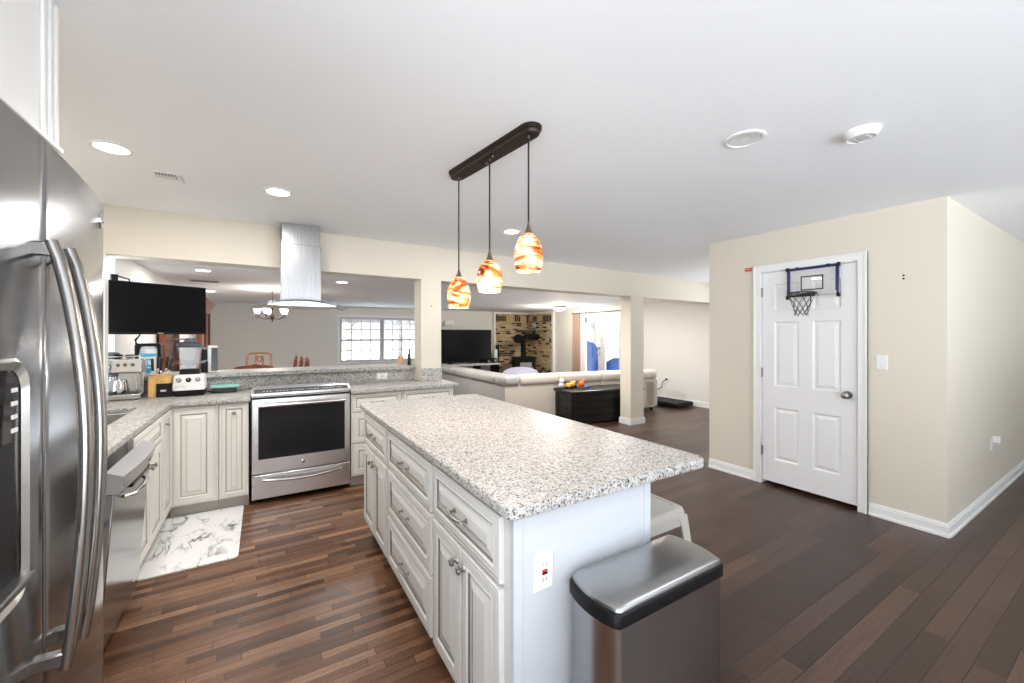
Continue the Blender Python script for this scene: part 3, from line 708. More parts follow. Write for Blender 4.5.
# top with rounded corners
def rounded(x0, y0, x1, y1, rs, n=8):
    pts = []
    for (cx, cy, sx, sy, a0), r in zip(((x1, y1, -1, -1, 0), (x0, y1, 1, -1, PI/2), (x0, y0, 1, 1, PI), (x1, y0, -1, 1, 1.5*PI)), rs):
        for k in range(n+1):
            a = a0+PI/2*k/n; pts.append((cx+sx*r+r*math.cos(a), cy+sy*r+r*math.sin(a)))
    return pts
m = MB(M['granite']); pl = rounded(.583, .965, 1.512, 3.04, (.05, .03, .028, .055))
m.prism([(x, y, .887) for x, y in pl], (0, 0, .036))
tag(m.build('island_countertop', bevel=.008, seg=3, smooth=False), 'large speckled granite island countertop', 'countertop')
wall_plate('outlet', 'white outlet with a red reset button on the island end panel', 'outlet', (.722, IY0-.001, .698), 0, 'gfci')

# ------------------------------------------------------------------ range
t = thing('range', 'stainless slide-in electric range with black oven window', 'range', (.30, FY, 0))
hw = .381
m = MB(M['steel_d']); m.box(-hw, .03, .06, hw, .5, .86); m.build('body', t, smooth=False)
m = MB(M['black']); [m.cyl((x, y, 0), (x, y, .06), .02, n=10) for x in (-.33, .33) for y in (.08, .45)]; m.build('leveling_foot', t)
m = MB(M['steel']); m.box(-hw, -.012, .045, hw, .03, .245); dr = m.build('storage_drawer', t, .006)
def arc_handle(L, z, y0, bow, mat, r=.012):
    m = MB(mat); m.tube([(-L/2, y0, z-.004)]+[(-L/2+L*k/12, y0-.038-bow*math.sin(PI*k/12), z-.02*math.sin(PI*k/12)) for k in range(13)]+[(L/2, y0, z-.004)], r, 10); return m
arc_handle(.60, .21, -.012, .012, M['steel_s'], .011).build('handle', dr)
m = MB(M['steel']); m.box(-hw, -.012, .255, hw, .03, .875); od = m.build('oven_door', t, .006)
m = MB(M['bglass']); m.box(-.335, -.017, .375, .335, -.012, .835); m.build('oven_glass', od, .004)
m = MB(M['black']); m.box(-.24, -.0178, .42, .25, -.017, .70); m.build('oven_window', od, smooth=False)
m = MB(M['steel_s']); m.tube([(-.335, -.05, .825), (0, -.05, .825), (.335, -.05, .825)], .017, 12); [m.box(x-.015, -.05, .812, x+.015, -.012, .838) for x in (-.322, .322)]; m.build('handle', od)
m = MB(M['chrome']); m.lathe([(.016, 0), (.016, .004), (.012, .005)], n=24); m.xform(Matrix.Translation((-.005, -.012, .315)) @ Matrix.Rotation(PI/2, 4, 'X')); em = m.build('emblem', od)
m = MB(M['steel_d']); m.lathe([(.0125, .0046), (.001, .0056)], n=20); m.xform(Matrix.Translation((-.005, -.012, .315)) @ Matrix.Rotation(PI/2, 4, 'X')); m.build('emblem_face', em)
text('GE', 'emblem_letters', M['chrome'], .012, em, (-.005, -.0178, .315), (PI/2, 0, 0))
m = MB(M['steel']); m.prism([(-hw-.004, y, z) for y, z in ((-.012, .89), (-.03, .905), (-.03, .925), (.09, .955), (.09, .89))], (2*hw+.008, 0, 0)); cp = m.build('control_panel', t, .003)
m = MB(M['strip']); m.loft([[(-.365, -.022, .927), (.365, -.022, .927), (.365, .07, .950), (-.365, .07, .950)], [(-.365, -.0225, .9285), (.365, -.0225, .9285), (.365, .0695, .9515), (-.365, .0695, .9515)]]); dsp = m.build('touch_strip', cp, smooth=False)
m = MB(M['white'])
for k in range(26):
    x = -.30+k*.024
    if k % 5 != 3: m.box(x, .004, .9345, x+.011, .012, .9385)
m.build('key_print', dsp, smooth=False)
m = MB(M['black']); m.box(-hw+.01, .03, .86, hw-.01, .09, .892); m.build('gap_trim', t, smooth=False)
m = MB(M['bglass']); m.box(-hw, .09, .905, hw, .505, .918); m.build('cooktop', t, .002)
m = MB(M['steel_s']); m.box(-hw, .505, .905, hw, .518, .93); m.build('rear_trim', t, .002)

# ------------------------------------------------------------------ hood
t = thing('range_hood', 'stainless range hood with square chimney and curved glass canopy', 'range hood', (.285, 4.0, 0))
m = MB(M['steel_h']); m.box(-.157, 0, 1.70, .157, .19, 2.20); m.build('chimney', t, .003)
m = MB(M['steel_h']); m.box(-.15, .004, 2.20, .15, .19, CH-.001); cu = m.build('upper_chimney', t, .003)
m = MB(M['black'])
for k in range(5): m.box(-.1515, .04+k*.025, 2.24, -.15, .052+k*.025, 2.34)
m.build('vent_slots', cu, smooth=False)
m = MB(M['steel_s']); m.prism([(x, -.2, z) for x, z in [(-.26, 1.652), (-.15, 1.645), (.15, 1.645), (.26, 1.652)]+[(.26-.052*k, 1.697-.062*((.26-.052*k)/.355)**2) for k in range(11)]], (0, .36, 0)); bd = m.build('motor_housing', t, .004)
m = MB(M['white']); m.box(-.08, -.203, 1.655, .08, -.2, 1.682); m.build('control_strip', bd, smooth=False)
m = MB(M['hglass']); a = []; b = []
for k in range(25):
    x = -.355+.71*k/24; z = 1.70-.062*(x/.355)**2; a.append((x, z)); b.append((x, z+.008))
rings = []
for k in range(9):
    yy = -.20+.36*k/8; rings.append([(x*(1-.0*k), yy-.06*(1-(x/.355)**2)*(1-k/8), z) for x, z in a+b[::-1]])
m.loft(rings); m.build('glass_canopy', t, ang=50)

# ------------------------------------------------------------------ dishwasher
t = thing('dishwasher', 'stainless dishwasher with its door ajar beside the refrigerator', 'dishwasher', (LX+.02, 2.245, 0), PI/2)
W_ = .615
m = MB(M['steel_d']); m.box(.003, .02, .1, W_-.003, .58, .865); m.build('tub', t, smooth=False)
m = MB(M['blackm']); m.box(.003, .06, 0, W_-.003, .5, .1); m.build('toe_kick', t, smooth=False)
dm = Matrix.Translation((0, 0, .11)) @ Matrix.Rotation(math.radians(4.2), 4, 'X')
m = MB(M['steel_f']); m.box(.004, -.022, 0, W_-.004, .015, .654); dd = m.xform(dm).build('door', t, .004)
M['dwp'] = pm('dishwasher_panel', (.46, .46, .47), .35, .5)
m = MB(M['dwp']); rings = []
for k in range(11):
    x = .004+(W_-.008)*k/10; bow = .014*math.sin(PI*k/10)
    rings.append([(x, -.034-bow, .655), (x, -.044-bow, .725), (x, .012, .745), (x, .012, .655)])
m.loft(rings); cpn = m.xform(dm).build('control_panel', dd, ang=30)
for k in range(4): m = MB(M['grey']); m.box(.40+k*.03, -.058+.004*k, .685, .42+k*.03, -.045, .691); m.xform(dm).build('button', cpn, smooth=False)
for z in (.68, .70): m = MB(M['grey']); m.box(.03, -.046, z, .1, -.034, z+.005); m.xform(dm).build('indicator', cpn, smooth=False)
m = MB(M['black']); m.box(.15, -.05, .635, .47, -.02, .656); m.xform(dm).build('handle_recess', dd, .004)
m = MB(M['steel_s']); m.tube([(.15, -.02, .60), (.2, -.05, .595), (.31, -.056, .592), (.42, -.05, .595), (.47, -.02, .60)], .009, 8); m.xform(dm).build('handle', dd)
m = MB(M['chrome']); m.lathe([(.012, 0), (.012, .003), (.001, .004)], n=16); m.xform(dm @ Matrix.Translation((.5, -.022, .06)) @ Matrix.Rotation(PI/2, 4, 'X')); m.build('emblem', dd)

# ------------------------------------------------------------------ refrigerator (doors face +x)
t = thing('refrigerator', 'large stainless side-by-side refrigerator at the left edge', 'refrigerator', (0, 0, 0))
m = MB(M['steel_d']); m.box(-1.2, .70, .02, -.475, 1.665, 1.765); m.build('body', t, .004)
def fx(y):   # outer surface of the bowed doors
    u = (y-1.05)/.63
    return -.358-.004*u-.046*max(0, u)**2.2-.03*max(0, -u)**2
def fdoor(y0, y1, name):
    m = MB(M['steel_f']); rings = []
    for y in [y0, y0+.002, y0+.004, y0+.006, y0+.008]+[y0+.008+(y1-y0-.016)*k/26 for k in range(1, 26)]+[y1-.008, y1-.006, y1-.004, y1-.002, y1]:
        e = min(y-y0, y1-y); c = .008*max(0, 1-e/.008)**2
        x = fx(y)-c; rings.append([(x-.012, y, .085), (x, y, .097), (x, y, 1.785), (x-.012, y, 1.80), (-.47, y, 1.80), (-.47, y, .085)])
    m.loft(rings); return m.build(name, t, ang=40)
fd = fdoor(.70, 1.133, 'freezer_door'); rd = fdoor(1.137, 1.672, 'fridge_door')
def fhandle(y, side, par):
    m = MB(M['handle_f']); pts = []; rr = []
    for k in range(25):
        s = k/24; z = 1.585-.80*s; q = math.sin(PI*s)**.75
        pts.append((fx(y)+(.022+.046*q if s < .5 else .068-.026*((s-.5)/.5)**2), y, z)); rr.append(.013)
    m.tube(pts, rr, 14, up=(0, 1, 0), flat=.8)
    h = m.build('handle', par)
    for z, q in ((1.57, .026), (.805, .045)):
        m = MB(M['handle_f']); m.box(fx(y)-.004, y-.010, z-.014, fx(y)+q, y+.010, z+.012); m.build('handle_bracket', h, .003)
fhandle(1.092, -1, fd); fhandle(1.182, 1, rd)
m = MB(M['steel_d']); m.box(-.56, 1.1, 1.80, -.42, 1.17, 1.815); m.build('hinge_cover', t, .004)
m = MB(M['blackm']); m.box(-.46, .72, .0, -.43, 1.65, .083); m.build('toe_grille', t, smooth=False)
# ice and water dispenser
x0 = fx(.93)
pl = rounded(.70+.005, .965, 1.035, 1.372, (.05, .05, .05, .05))
m = MB(M['steel_s'])
inner = rounded(.723, .983, 1.017, 1.354, (.04, .04, .04, .04))
m.loft([[(x0-.012, y, z) for y, z in pl], [(x0+.012, y, z) for y, z in pl], [(x0+.016, (y*.7+yi*.3), (z*.7+zi*.3)) for (y, z), (yi, zi) in zip(pl, inner)], [(x0+.010, y, z) for y, z in inner]], True, False); dp = m.build('dispenser', fd)
m = MB(M['bglass']); m.prism([(x0-.006, y, z) for y, z in inner], (.015, 0, 0)); m.build('dispenser_face', dp, smooth=False)
m = MB(M['black']); m.box(x0+.009, .745, 1.01, x0+.0102, .995, 1.235); m.build('dispenser_recess', dp, smooth=False)
m = MB(M['white'])
for k in range(4): m.box(x0+.009, 1.0-.012, 1.25+k*.022, x0+.0102, 1.0+.006, 1.257+k*.022)
m.build('dispenser_icons', dp, smooth=False)
m = MB(M['steel_d']); m.prism([(x0+.008, y, z) for y, z in ((.75, 1.0), (1.012, 1.0), (1.012, 1.012), (.75, 1.012))], (.022, 0, 0)); m.build('drip_tray', dp, .003)
ye = 1.60
m = MB(M['chrome']); m.lathe([(.022, 0), (.022, .003), (.018, .004)], n=28); m.xform(Matrix.Translation((fx(ye), ye, 1.735)) @ Matrix.Rotation(.14, 4, 'Z') @ Matrix.Rotation(PI/2, 4, 'Y') ); em = m.build('emblem', rd)
m = MB(M['grey']); m.lathe([(.0185, .0036), (.001, .0046)], n=24); m.xform(Matrix.Translation((fx(ye), ye, 1.735)) @ Matrix.Rotation(.14, 4, 'Z') @ Matrix.Rotation(PI/2, 4, 'Y')); m.build('emblem_face', em)
text('GE', 'emblem_letters', M['chrome'], .018, em, (fx(ye)+.0055, ye, 1.735), (PI/2, 0, PI/2+.14))
# cabinet over the refrigerator
t = thing('wall_cabinet', 'white wall cabinet above the refrigerator reaching the ceiling', 'cabinet', (-.545, .69, 1.985), PI/2)
m = MB(M['trim']); m.box(0, 0, 0, .93, .70, CH-1.987); m.build('body', t, smooth=False)
for a, b in ((.01, .34), (.35, .68)):
    m = front_bm(b-a, .39, M['trim'], M['lgrey']); f = m.build('door', t, smooth=False); f.location = ((a+b)/2, -.019, .205)
    k = knob_bm().build('knob', f); k.location = (.12 if a < .1 else -.12, 0, -.15)
m = MB(M['trim'])
m.box(.70, -.019, -.02, 1.055, 0, CH-1.987); m.box(.93, 0, -.02, 1.055, .70, CH-1.987)
for a in (.945, .985, 1.025): m.box(a, -.028, -.02, a+.018, -.019, CH-1.987)
m.build('filler_panel', t, .003)
m = MB(M['trim']); m.box(-.02, -.035, -.035, 1.05, -.0, -.021); m.build('light_rail', t, .003)

# ------------------------------------------------------------------ floor mat
m = MB(M['marble']); pl = rounded(-.635, 3.09, -.135, 4.01, (.03, .03, .03, .03)); m.prism([(x, y, .0005) for x, y in pl], (0, 0, .012))
tag(m.build('floor_mat', bevel=.003, smooth=False), 'white marble-print floor mat in front of the sink cabinets', 'mat')

# ================================================================== PENDANTS, CAN, STOOL, HOOP
PX, PY, PR = 1.025, 1.90, .118
t = thing('pendant_light', 'dark bronze linear ceiling light with three swirled art glass shades over the island', 'pendant light', (PX, PY, CH), PR)
pl = rounded(-.05, -.385, .05, .385, (.049,)*4)
m = MB(M['bronze']); m.loft([[(x*s, y*(1+(s-1)*.12), z) for x, y in pl] for z, s in ((0, 1), (-.012, 1), (-.013, .93), (-.02, .93), (-.021, .84), (-.034, .82), (-.038, .76))]); m.build('canopy', t)
for x in (-.012, .012):
    m = MB(M['bronze_l']); m.sphere((x, .045*(1 if x > 0 else -1), -.04), .007, 10, 6); m.build('screw', t)
for k, (y, zt, zb) in enumerate(((.317, 1.76, 1.576), (0, 1.815, 1.645), (-.317, 1.893, 1.715))):
    m = MB(M['bronze']); m.cyl((0, y, -.036), (0, y, -.052), .013, .009); m.build('cord_grip', t)
    m = MB(M['bronze']); m.cyl((0, y, -.05), (0, y, zt-CH+.045), .0042, n=8); m.build('rod', t)
    m = MB(M['bronze_l']); m.lathe([(.004, .05), (.006, .035), (.012, .012), (.022, -.008), (.021, -.012), (.001, -.01)], (0, y, zt-CH), 20); m.build('shade_cap', t)
    h = zt-zb; prof = [(.02, 0), (.040, -.10*h), (.056, -.25*h), (.067, -.45*h), (.070, -.62*h), (.067, -.8*h), (.058, -1*h)]
    m = MB(M['swg'][(1, 0, 2)[k]]); m.lathe(prof+[(r-.003, z+.0005) for r, z in prof[::-1]], (0, 0, 0), 32); sh = m.build('glass_shade', t, loc=(0, y, zt-CH-.006))
    m = MB(M['bulb']); m.sphere((0, 0, -.55*h), (.026, .026, .034), 14, 10); m.cyl((0, 0, -.02), (0, 0, -.4*h), .012, n=10); m.build('bulb', sh)
    l = bpy.data.lights.new('pendant_bulb', 'POINT'); l.energy = 5; l.color = (1, .9, .78); l.shadow_soft_size = .03
    o = bpy.data.objects.new('pendant_bulb', l); o.location = (PX-y*math.sin(PR), PY+y*math.cos(PR), zb-.02); COL.objects.link(o)

# trash can
def canplan(x0, x1, y0, y1, bow, r):
    pts = []; n = 10
    base = rounded(x0, y0, x1, y1, (r,)*4, 6)
    out = []
    for x, y in base:
        v = (y-(y0+y1)/2)/((y1-y0)/2); q = max(0, 1-v*v)
        side = 1 if x > (x0+x1)/2 else -1
        f = max(0, (abs(x-(x0+x1)/2)-(x1-x0)/2+r)/r)
        out.append((x+side*bow*q*f, y))
    # subdivide the straight sides so that the bow reads
    res = []
    for i, p in enumerate(out):
        q = out[(i+1) % len(out)]; res.append(p)
        if math.hypot(p[0]-q[0], p[1]-q[1]) > .08:
            for k in range(1, 12):
                s = k/12; x = p[0]+(q[0]-p[0])*s; y = p[1]+(q[1]-p[1])*s
                if abs(p[0]-q[0]) < .02:
                    v = (y-(y0+y1)/2)/((y1-y0)/2); x = (x1 if x > (x0+x1)/2 else x0)+(1 if x > (x0+x1)/2 else -1)*bow*max(0, 1-v*v)
                res.append((x, y))
    return res
t = thing('trash_can', 'rectangular brushed steel trash can with black lid rim by the island end', 'trash can', (1.058, .880, 0))
pl = canplan(-.242, .230, -.100, .098, .022, .010)
m = MB(M['blackm']); m.loft([[(x*1.01, y*1.01, z) for x, y in pl] for z in (0, .03)]); m.build('base', t)
m = MB(M['steel_t']); m.loft([[(x, y, z) for x, y in pl] for z in (.03, .620)]); m.build('body', t, ang=50)
pl2 = canplan(-.250, .237, -.106, .103, .022, .012)
m = MB(M['black']); m.loft([[(x*s, y*s, z) for x, y in pl2] for z, s in ((.618, .99), (.620, 1), (.652, 1.0), (.658, .985), (.66, .965))]); rim = m.build('lid_rim', t, ang=40)
m = MB(M['steel_l']); m.loft([[(x*s, y*s, z) for x, y in pl2] for z, s in ((.658, .967), (.668, .96), (.674, .93), (.679, .85), (.681, .5), (.681, .05))]); m.build('lid', t, ang=40)
m = MB(M['blackm']); m.box(-.06, -.13, .0, .06, -.10, .02); m.build('pedal', t, .004)
# stool
t = thing('stool', 'cream metal backless stool tucked under the island overhang', 'stool', (1.52, 1.34, 0))
m = MB(M['stool']); pl = rounded(-.155, -.155, .155, .155, (.035,)*4, 5)
m.loft([[(x*s, y*s, z) for x, y in pl] for z, s in ((.575, 1.03), (.59, 1.03), (.606, 1.0), (.612, .95), (.612, .86), (.607, .82), (.607, .1))]); m.build('seat', t, ang=30)
m = MB(M['stool'])
for a in range(4): m.loft([[(-.135, -.158, .535), (.135, -.158, .535), (.135, -.150, .535), (-.135, -.150, .535)], [(-.145, -.158, .577), (.145, -.158, .577), (.145, -.150, .577), (-.145, -.150, .577)]]); m.xform(Matrix.Rotation(PI/2, 4, 'Z'))
m.build('apron', t, smooth=False)
for sx in (-1, 1):
    for sy in (-1, 1):
        m = MB(M['stool'])
        m.loft([[(sx*(a+dx), sy*(a+dy), z) for dx, dy in ((0, 0), (-w2, 0), (-w2, -.012), (-.012, -.012), (-.012, -w2), (0, -w2))] for z, a, w2 in ((.015, .215, .03), (.54, .162, .05), (.578, .158, .06))]); lg = m.build('leg', t, smooth=False)
        m = MB(M['black']); m.box(sx*.19-.02, sy*.19-.02, 0, sx*.2+.02, sy*.2+.02, .018); m.build('rubber_foot', lg, .003)
m = MB(M['stool']); m.tube([(.175, .175, .30), (-.175, .175, .30), (-.175, -.175, .30), (.175, -.175, .30)], .008, 8, True); m.build('footrest', t)
m = MB(M['blackm']); m.cyl((.10, -.13, .55), (.125, -.13, .575), .01, n=8); m.build('bumper', t)

# over-door basketball hoop; local x = along the door to the left->right seen from the room
t = thing('basketball_hoop', 'mini basketball hoop with blue-edged clear backboard hanging over the closet door', 'basketball hoop', (CX-.03, 1.637, 1.875), -PI/2)
HB, HH = .19, .125
m = MB(M['acryl']); m.box(-HB, 0, -HH, HB, .005, HH); m.build('backboard', t, smooth=False)
m = MB(M['blue']); e = .019
m.box(-HB-.004, -.006, HH-e, HB+.004, .01, HH+.004); m.box(-HB-.004, -.006, -HH, -HB+e, .01, HH-e); m.box(HB-e, -.006, -HH, HB+.004, .01, HH-e); fr = m.build('edge_frame', t, .003)
for sx in (-1, 1):
    for sz in (-1, 1):
        m = MB(M['black']); m.box(sx*HB-.012, -.009, sz*HH-.022, sx*HB+.012, .012, sz*HH+.012); m.build('corner_guard', fr, .004)
m = MB(M['black'])
for a, b in (((-.085, -.075), (-.076, .05)), ((.076, -.075), (.085, .05)), ((-.085, .041), (.085, .05)), ((-.085, -.075), (.085, -.066))): m.box(a[0], -.002, a[1], b[0], -.0005, b[1])
m.build('target_square', t, smooth=False)
m = MB(M['black']); m.box(-HB+.01, -.02, -HH-.004, .03, -.006, -HH+.014); m.box(-.05, -.075, -HH+.01, .05, -.006, -HH+.022); m.build('rim_bracket', t, .003)
m = MB(M['lgrey']); m.box(.03, -.016, -HH+.004, HB-.01, -.006, -HH+.03); m.build('bracket_cover', t, .004)
rz0 = -HH+.016; rc = (-.01, -.165, rz0); R = .10
m = MB(M['black']); m.tube([(rc[0]+R*math.cos(a*2*PI/28), rc[1]+R*math.sin(a*2*PI/28), rz0) for a in range(28)], .0055, 8, True); rm = m.build('rim', t)
m = MB(M['net']); nn = 9; lev = [(R, 0), (R*.84, -.045), (R*.68, -.09), (R*.56, -.13), (R*.48, -.165), (R*.46, -.185)]
for k in range(nn):
    for d in (1, -1):
        pts = []
        for j, (r, z) in enumerate(lev):
            a = (k+d*j*.5)*2*PI/nn; pts.append((rc[0]+r*math.cos(a), rc[1]+r*math.sin(a), rz0+z-(.012 if j == 5 and k % 3 == 0 else 0)))
        m.tube(pts, .0022, 5)
m.build('net', rm)
for s in (-1, 1):
    m = MB(M['black']); x = s*.115; m.box(x-.014, -.002, HH, x+.014, .0, 1.998-1.875+.012); m.box(x-.014, -.002, 1.998-1.875+.008, x+.014, .06, 1.998-1.875+.0105); m.build('door_hook', t, smooth=False)
# little red emblem and screw holes on the wall
t = thing('wall_sticker', 'small red winged emblem sticker with white zigzag on the wall left of the closet door', 'sticker', (CX-.001, 2.188, 2.05), -PI/2)
m = MB(M['red']); m.prism([(x, 0, z) for x, z in ((-.042, .016), (.042, .020), (.036, .004), (.027, -.018), (.018, -.012), (.008, -.02), (-.004, -.012), (-.014, -.02), (-.022, -.012), (-.03, -.018), (-.037, .002))], (0, -.0015, 0)); m.build('emblem', t, smooth=False)
m = MB(M['white'])
zz = [(-.034, .006), (-.02, -.004), (-.012, .006), (0, -.004), (.012, .007), (.02, -.003), (.034, .009)]
for a, b in zip(zz, zz[1:]): m.prism([(a[0], -.0016, a[1]), (b[0], -.0016, b[1]), (b[0], -.0016, b[1]+.004), (a[0], -.0016, a[1]+.004)], (0, -.0006, 0))
m.build('zigzag', t, smooth=False)
for z, s in ((1.855, 'upper small dark disc marking a hole in the beige wall right of the closet door'), (1.83, 'lower small dark disc marking a hole in the beige wall right of the closet door')):
    m = MB(M['blackm']); m.lathe([(.007, 0), (.007, .002), (.003, .004), (.001, .003)], n=12); m.xform(Matrix.Translation((CX-.0005, 1.055, z)) @ Matrix.Rotation(-PI/2, 4, 'Y')); tag(m.build('hole_mark'), s, 'screw')  # dark raised disc stands in for a small hole
t = wall_plate('outlet', 'white outlet low on the hall wall with a plugged-in white adapter', 'outlet', (5.37, CY0-.001, .47), 0, 'duplex')
m = MB(M['white']); m.box(-.02, -.045, 0, .02, 0, .06); plug = m.build('plug_in_adapter', loc=(5.36, CY0-.011, .485), bevel=.006); tag(plug, 'small white adapter plugged into the hall outlet', 'adapter')
m = MB(M['blackm']); m.lathe([(.006, 0), (.006, .002), (.001, .003)], n=10); m.xform(Matrix.Translation((1.575, hy(1.575)-.0005, 1.725)) @ Matrix.Rotation(PI/2, 4, 'X') @ Matrix.Diagonal((.6, 2, 1, 1))); tag(m.build('wall_slit'), 'tiny dark slit in the white column between bar and family room', 'nail')  # dark disc stands in for a small slit in the column

# ================================================================== ON THE COUNTER AND THE BAR
CT, BT = .9055, 1.0665
# espresso machine
t = thing('espresso_machine', 'steel espresso machine with front dials next to the refrigerator', 'espresso machine', (-.955, 4.255, CT))
m = MB(M['steel_s']); m.box(-.135, .10, .03, .135, .19, .31); m.build('body', t, .006)
m = MB(M['steel_s']); m.prism([(-.135, y, z) for y, z in ((.10, .20), (.01, .205), (-.005, .215), (.012, .315), (.10, .318))], (.27, 0, 0)); hd = m.build('front_panel', t, .005)
def dial(par, mat, x, z, r, y=.0, dep=.018):
    m = MB(mat); m.lathe([(r, 0), (r*.95, dep*.7), (r*.8, dep), (.001, dep)], n=20); m.xform(Matrix.Translation((x, y, z)) @ Matrix.Rotation(PI/2, 4, 'X')); return m.build('dial', par)
g0 = dial(hd, M['black'], -.065, .258, .028, .004, .008); m = MB(M['white']); m.lathe([(.022, .0085), (.001, .009)], n=20); m.xform(Matrix.Translation((-.065, .004, .258)) @ Matrix.Rotation(PI/2, 4, 'X')); m.build('gauge_face', g0)
for x in (0, .04, .085): dial(hd, M['steel_d'], x, .272, .013, .006, .012)
for x in (-.115, -.105): dial(hd, M['grey'], x, .29 if x < -.11 else .235, .008, .006, .008)
m = MB(M['steel_d']); m.cyl((-.06, .055, .205), (-.06, .055, .165), .034); m.build('group_head', t)
m = MB(M['black']); m.cyl((-.06, .03, .17), (-.06, -.06, .155), .012, .015, n=12); pf = m.build('portafilter', t); m = MB(M['chrome']); m.cyl((-.06, .055, .18), (-.06, .055, .15), .036); m.build('filter_basket', pf)
m = MB(M['chrome']); m.tube([(.095, .05, .21), (.10, .035, .15), (.105, .02, .08)], .005, 8); m.build('steam_wand', t)
m = MB(M['chrome']); m.lathe([(.036, 0), (.040, .01), (.038, .06), (.032, .085), (.034, .095), (.031, .094), (.03, .085), (.001, .01)], (-.0, .05, .052), 24); tag_j = m.build('milk_jug'); tag_j.location = t.location; tag(tag_j, 'shiny steel milk jug standing on the espresso machine drip tray', 'jug')
m = MB(M['steel_s']); m.box(-.135, -.03, .006, .135, .19, .045); m.build('drip_tray', t, .005)
m = MB(M['black'])
for k in range(12): m.box(-.12+k*.02, -.015, .0455, -.108+k*.02, .085, .049)
m.build('tray_grate', t, smooth=False)
m = MB(M['black']); [m.cyl((x, y, 0), (x, y, .008), .014, n=10) for x in (-.11, .11) for y in (0, .17)]; m.build('foot', t)
m = MB(M['steel_d']); m.lathe([(.04, 0), (.052, .02), (.052, .05), (.03, .06), (.001, .062)], (-.07, .13, .31), 20); m.build('bean_hopper', t)
m = MB(M['chrome']); m.tube([(-.12, .03, .335), (.12, .03, .335), (.12, .18, .335), (-.12, .18, .335)], .004, 6, True); [m.cyl((x, y, .31), (x, y, .335), .003, n=6) for x in (-.12, .12) for y in (.03, .18)]; m.build('cup_rail', t)
for i, x in enumerate((-.02, .05)):
    m = MB(M['steel_d'] if i else M['black']); m.lathe([(.022, 0), (.028, .03), (.026, .03), (.02, .004), (.001, .004)], (x, .10, .3195), 18); o = m.build('cup', loc=t.location); tag(o, ('black espresso cup on top of the espresso machine', 'dark steel espresso cup on top of the espresso machine, on the right')[i], 'cup')
# tall arch appliance and canister on the bar
t = thing('countertop_appliance', 'white countertop appliance framed by a tall black arch on the bar', 'appliance', (-.85, 4.68, BT))
m = MB(M['black'])
def archpts(hw_, h_): return [(-hw_, 0)]+[(-hw_+.02+hw_*.0-.02*math.cos(a*PI/12), h_-.02-.0+.02*math.sin(a*PI/12)) for a in range(7)]+[(hw_-.02+.02*math.sin(a*PI/12), h_-.02+.02*math.cos(a*PI/12)) for a in range(7)]+[(hw_, 0)]
o_, i_ = archpts(.086, .27), archpts(.062, .243)
m.prism([(x, -.05, z) for x, z in o_]+[(x, -.05, z) for x, z in i_[::-1]], (0, .10, 0)); m.build('arch_frame', t, .004)
m = MB(M['white']); m.prism([(x, -.02, z) for x, z in archpts(.058, .235)], (0, .06, 0)); m.build('body', t, .003)
m = MB(M['black']); m.tube([(-.07, 0, .255), (-.095, .0, .30), (-.05, .01, .36), (-.045, .02, .37)], .004, 6); m.build('power_cord', t)
t = thing('canister', 'white canister with a bright blue lid and label in front of the black arch', 'canister', (-.838, 4.565, BT))
m = MB(M['white']); m.loft([[(x*s, y*s, z) for x, y in rounded(-.052, -.035, .052, .035, (.015,)*4, 4)] for z, s in ((0, .96), (.004, 1), (.155, 1), (.16, .97))]); m.build('tub', t)
m = MB(M['canblue']); m.loft([[(x*s, y*s, z) for x, y in rounded(-.053, -.036, .053, .036, (.015,)*4, 4)] for z, s in ((.16, 1), (.182, 1), (.185, .96))]); m.build('lid', t)
m = MB(M['canblue']); m.box(-.046, -.0365, .02, .046, -.035, .145); lb = m.build('label', t, smooth=False)
m = MB(M['white']); [m.box(-.036, -.0375, z, .0+.03*(k % 2), -.0365, z+.007) for k, z in enumerate((.05, .065, .08, .115))]; m.box(.01, -.0375, .09, .04, -.0365, .13); m.build('label_print', lb, smooth=False)
# knife block
t = thing('knife_block', 'bamboo knife block with a dark front panel', 'knife block', (-.705, 4.315, CT), -.08)
m = MB(M['block']); m.prism([(-.085, y, z) for y, z in ((-.02, 0), (.10, 0), (.13, .13), (.04, .185), (-.01, .15))], (.145, 0, 0)); m.build('block', t, .004)
m = MB(M['blackm']); m.prism([(-.03, y, z) for y, z in ((-.032, 0), (-.02, 0), (-.012, .11), (-.022, .11))], (.10, 0, 0)); sc = m.build('scissor_slot_panel', t, .003)
m = MB(M['lgrey']); m.box(.0, -.034, .045, .035, -.028, .06); m.build('badge', sc, smooth=False)
kl = ['leftmost knife in the block, its black handle leaning back', 'second knife from the left in the bamboo block', 'third knife from the left in the bamboo block', 'fourth knife from the left, set lower in the bamboo block', 'rightmost knife in the bamboo block']
kn = None
for k in range(5):
    lx = -.062+k*.026
    if kn is None:
        kn = thing('knife', kl[0], 'knife', (0, 0, 0), 0, 'knives in the bamboo block')
        m = MB(M['steel_s']); m.box(-.001, -.011, -.085, .001, .011, .005); m.build('blade', kn, smooth=False)
        m = MB(M['chrome']); m.box(-.007, -.012, .0, .007, .012, .012); m.build('bolster', kn, .002)
        m = MB(M['black']); m.loft([[(x*s, y*s+dy, z) for x, y in rounded(-.0075, -.012, .0075, .012, (.006,)*4, 3)] for z, s, dy in ((.012, .9, 0), (.03, 1, 0), (.07, 1.02, .002), (.10, 1.1, .004), (.112, .9, .006))]); m.build('handle', kn)
        c = kn
    else: c = copy_tree(kn); c['label'] = kl[k]
    a = Matrix.Rotation(-.08, 4, 'Z') @ Vector((lx, .02+.03*(k % 2), .200+.016*(k % 2)))
    c.location = Vector((-.705, 4.315, CT))+a; c.rotation_euler = (-.22, .05*(k-2), -.08)
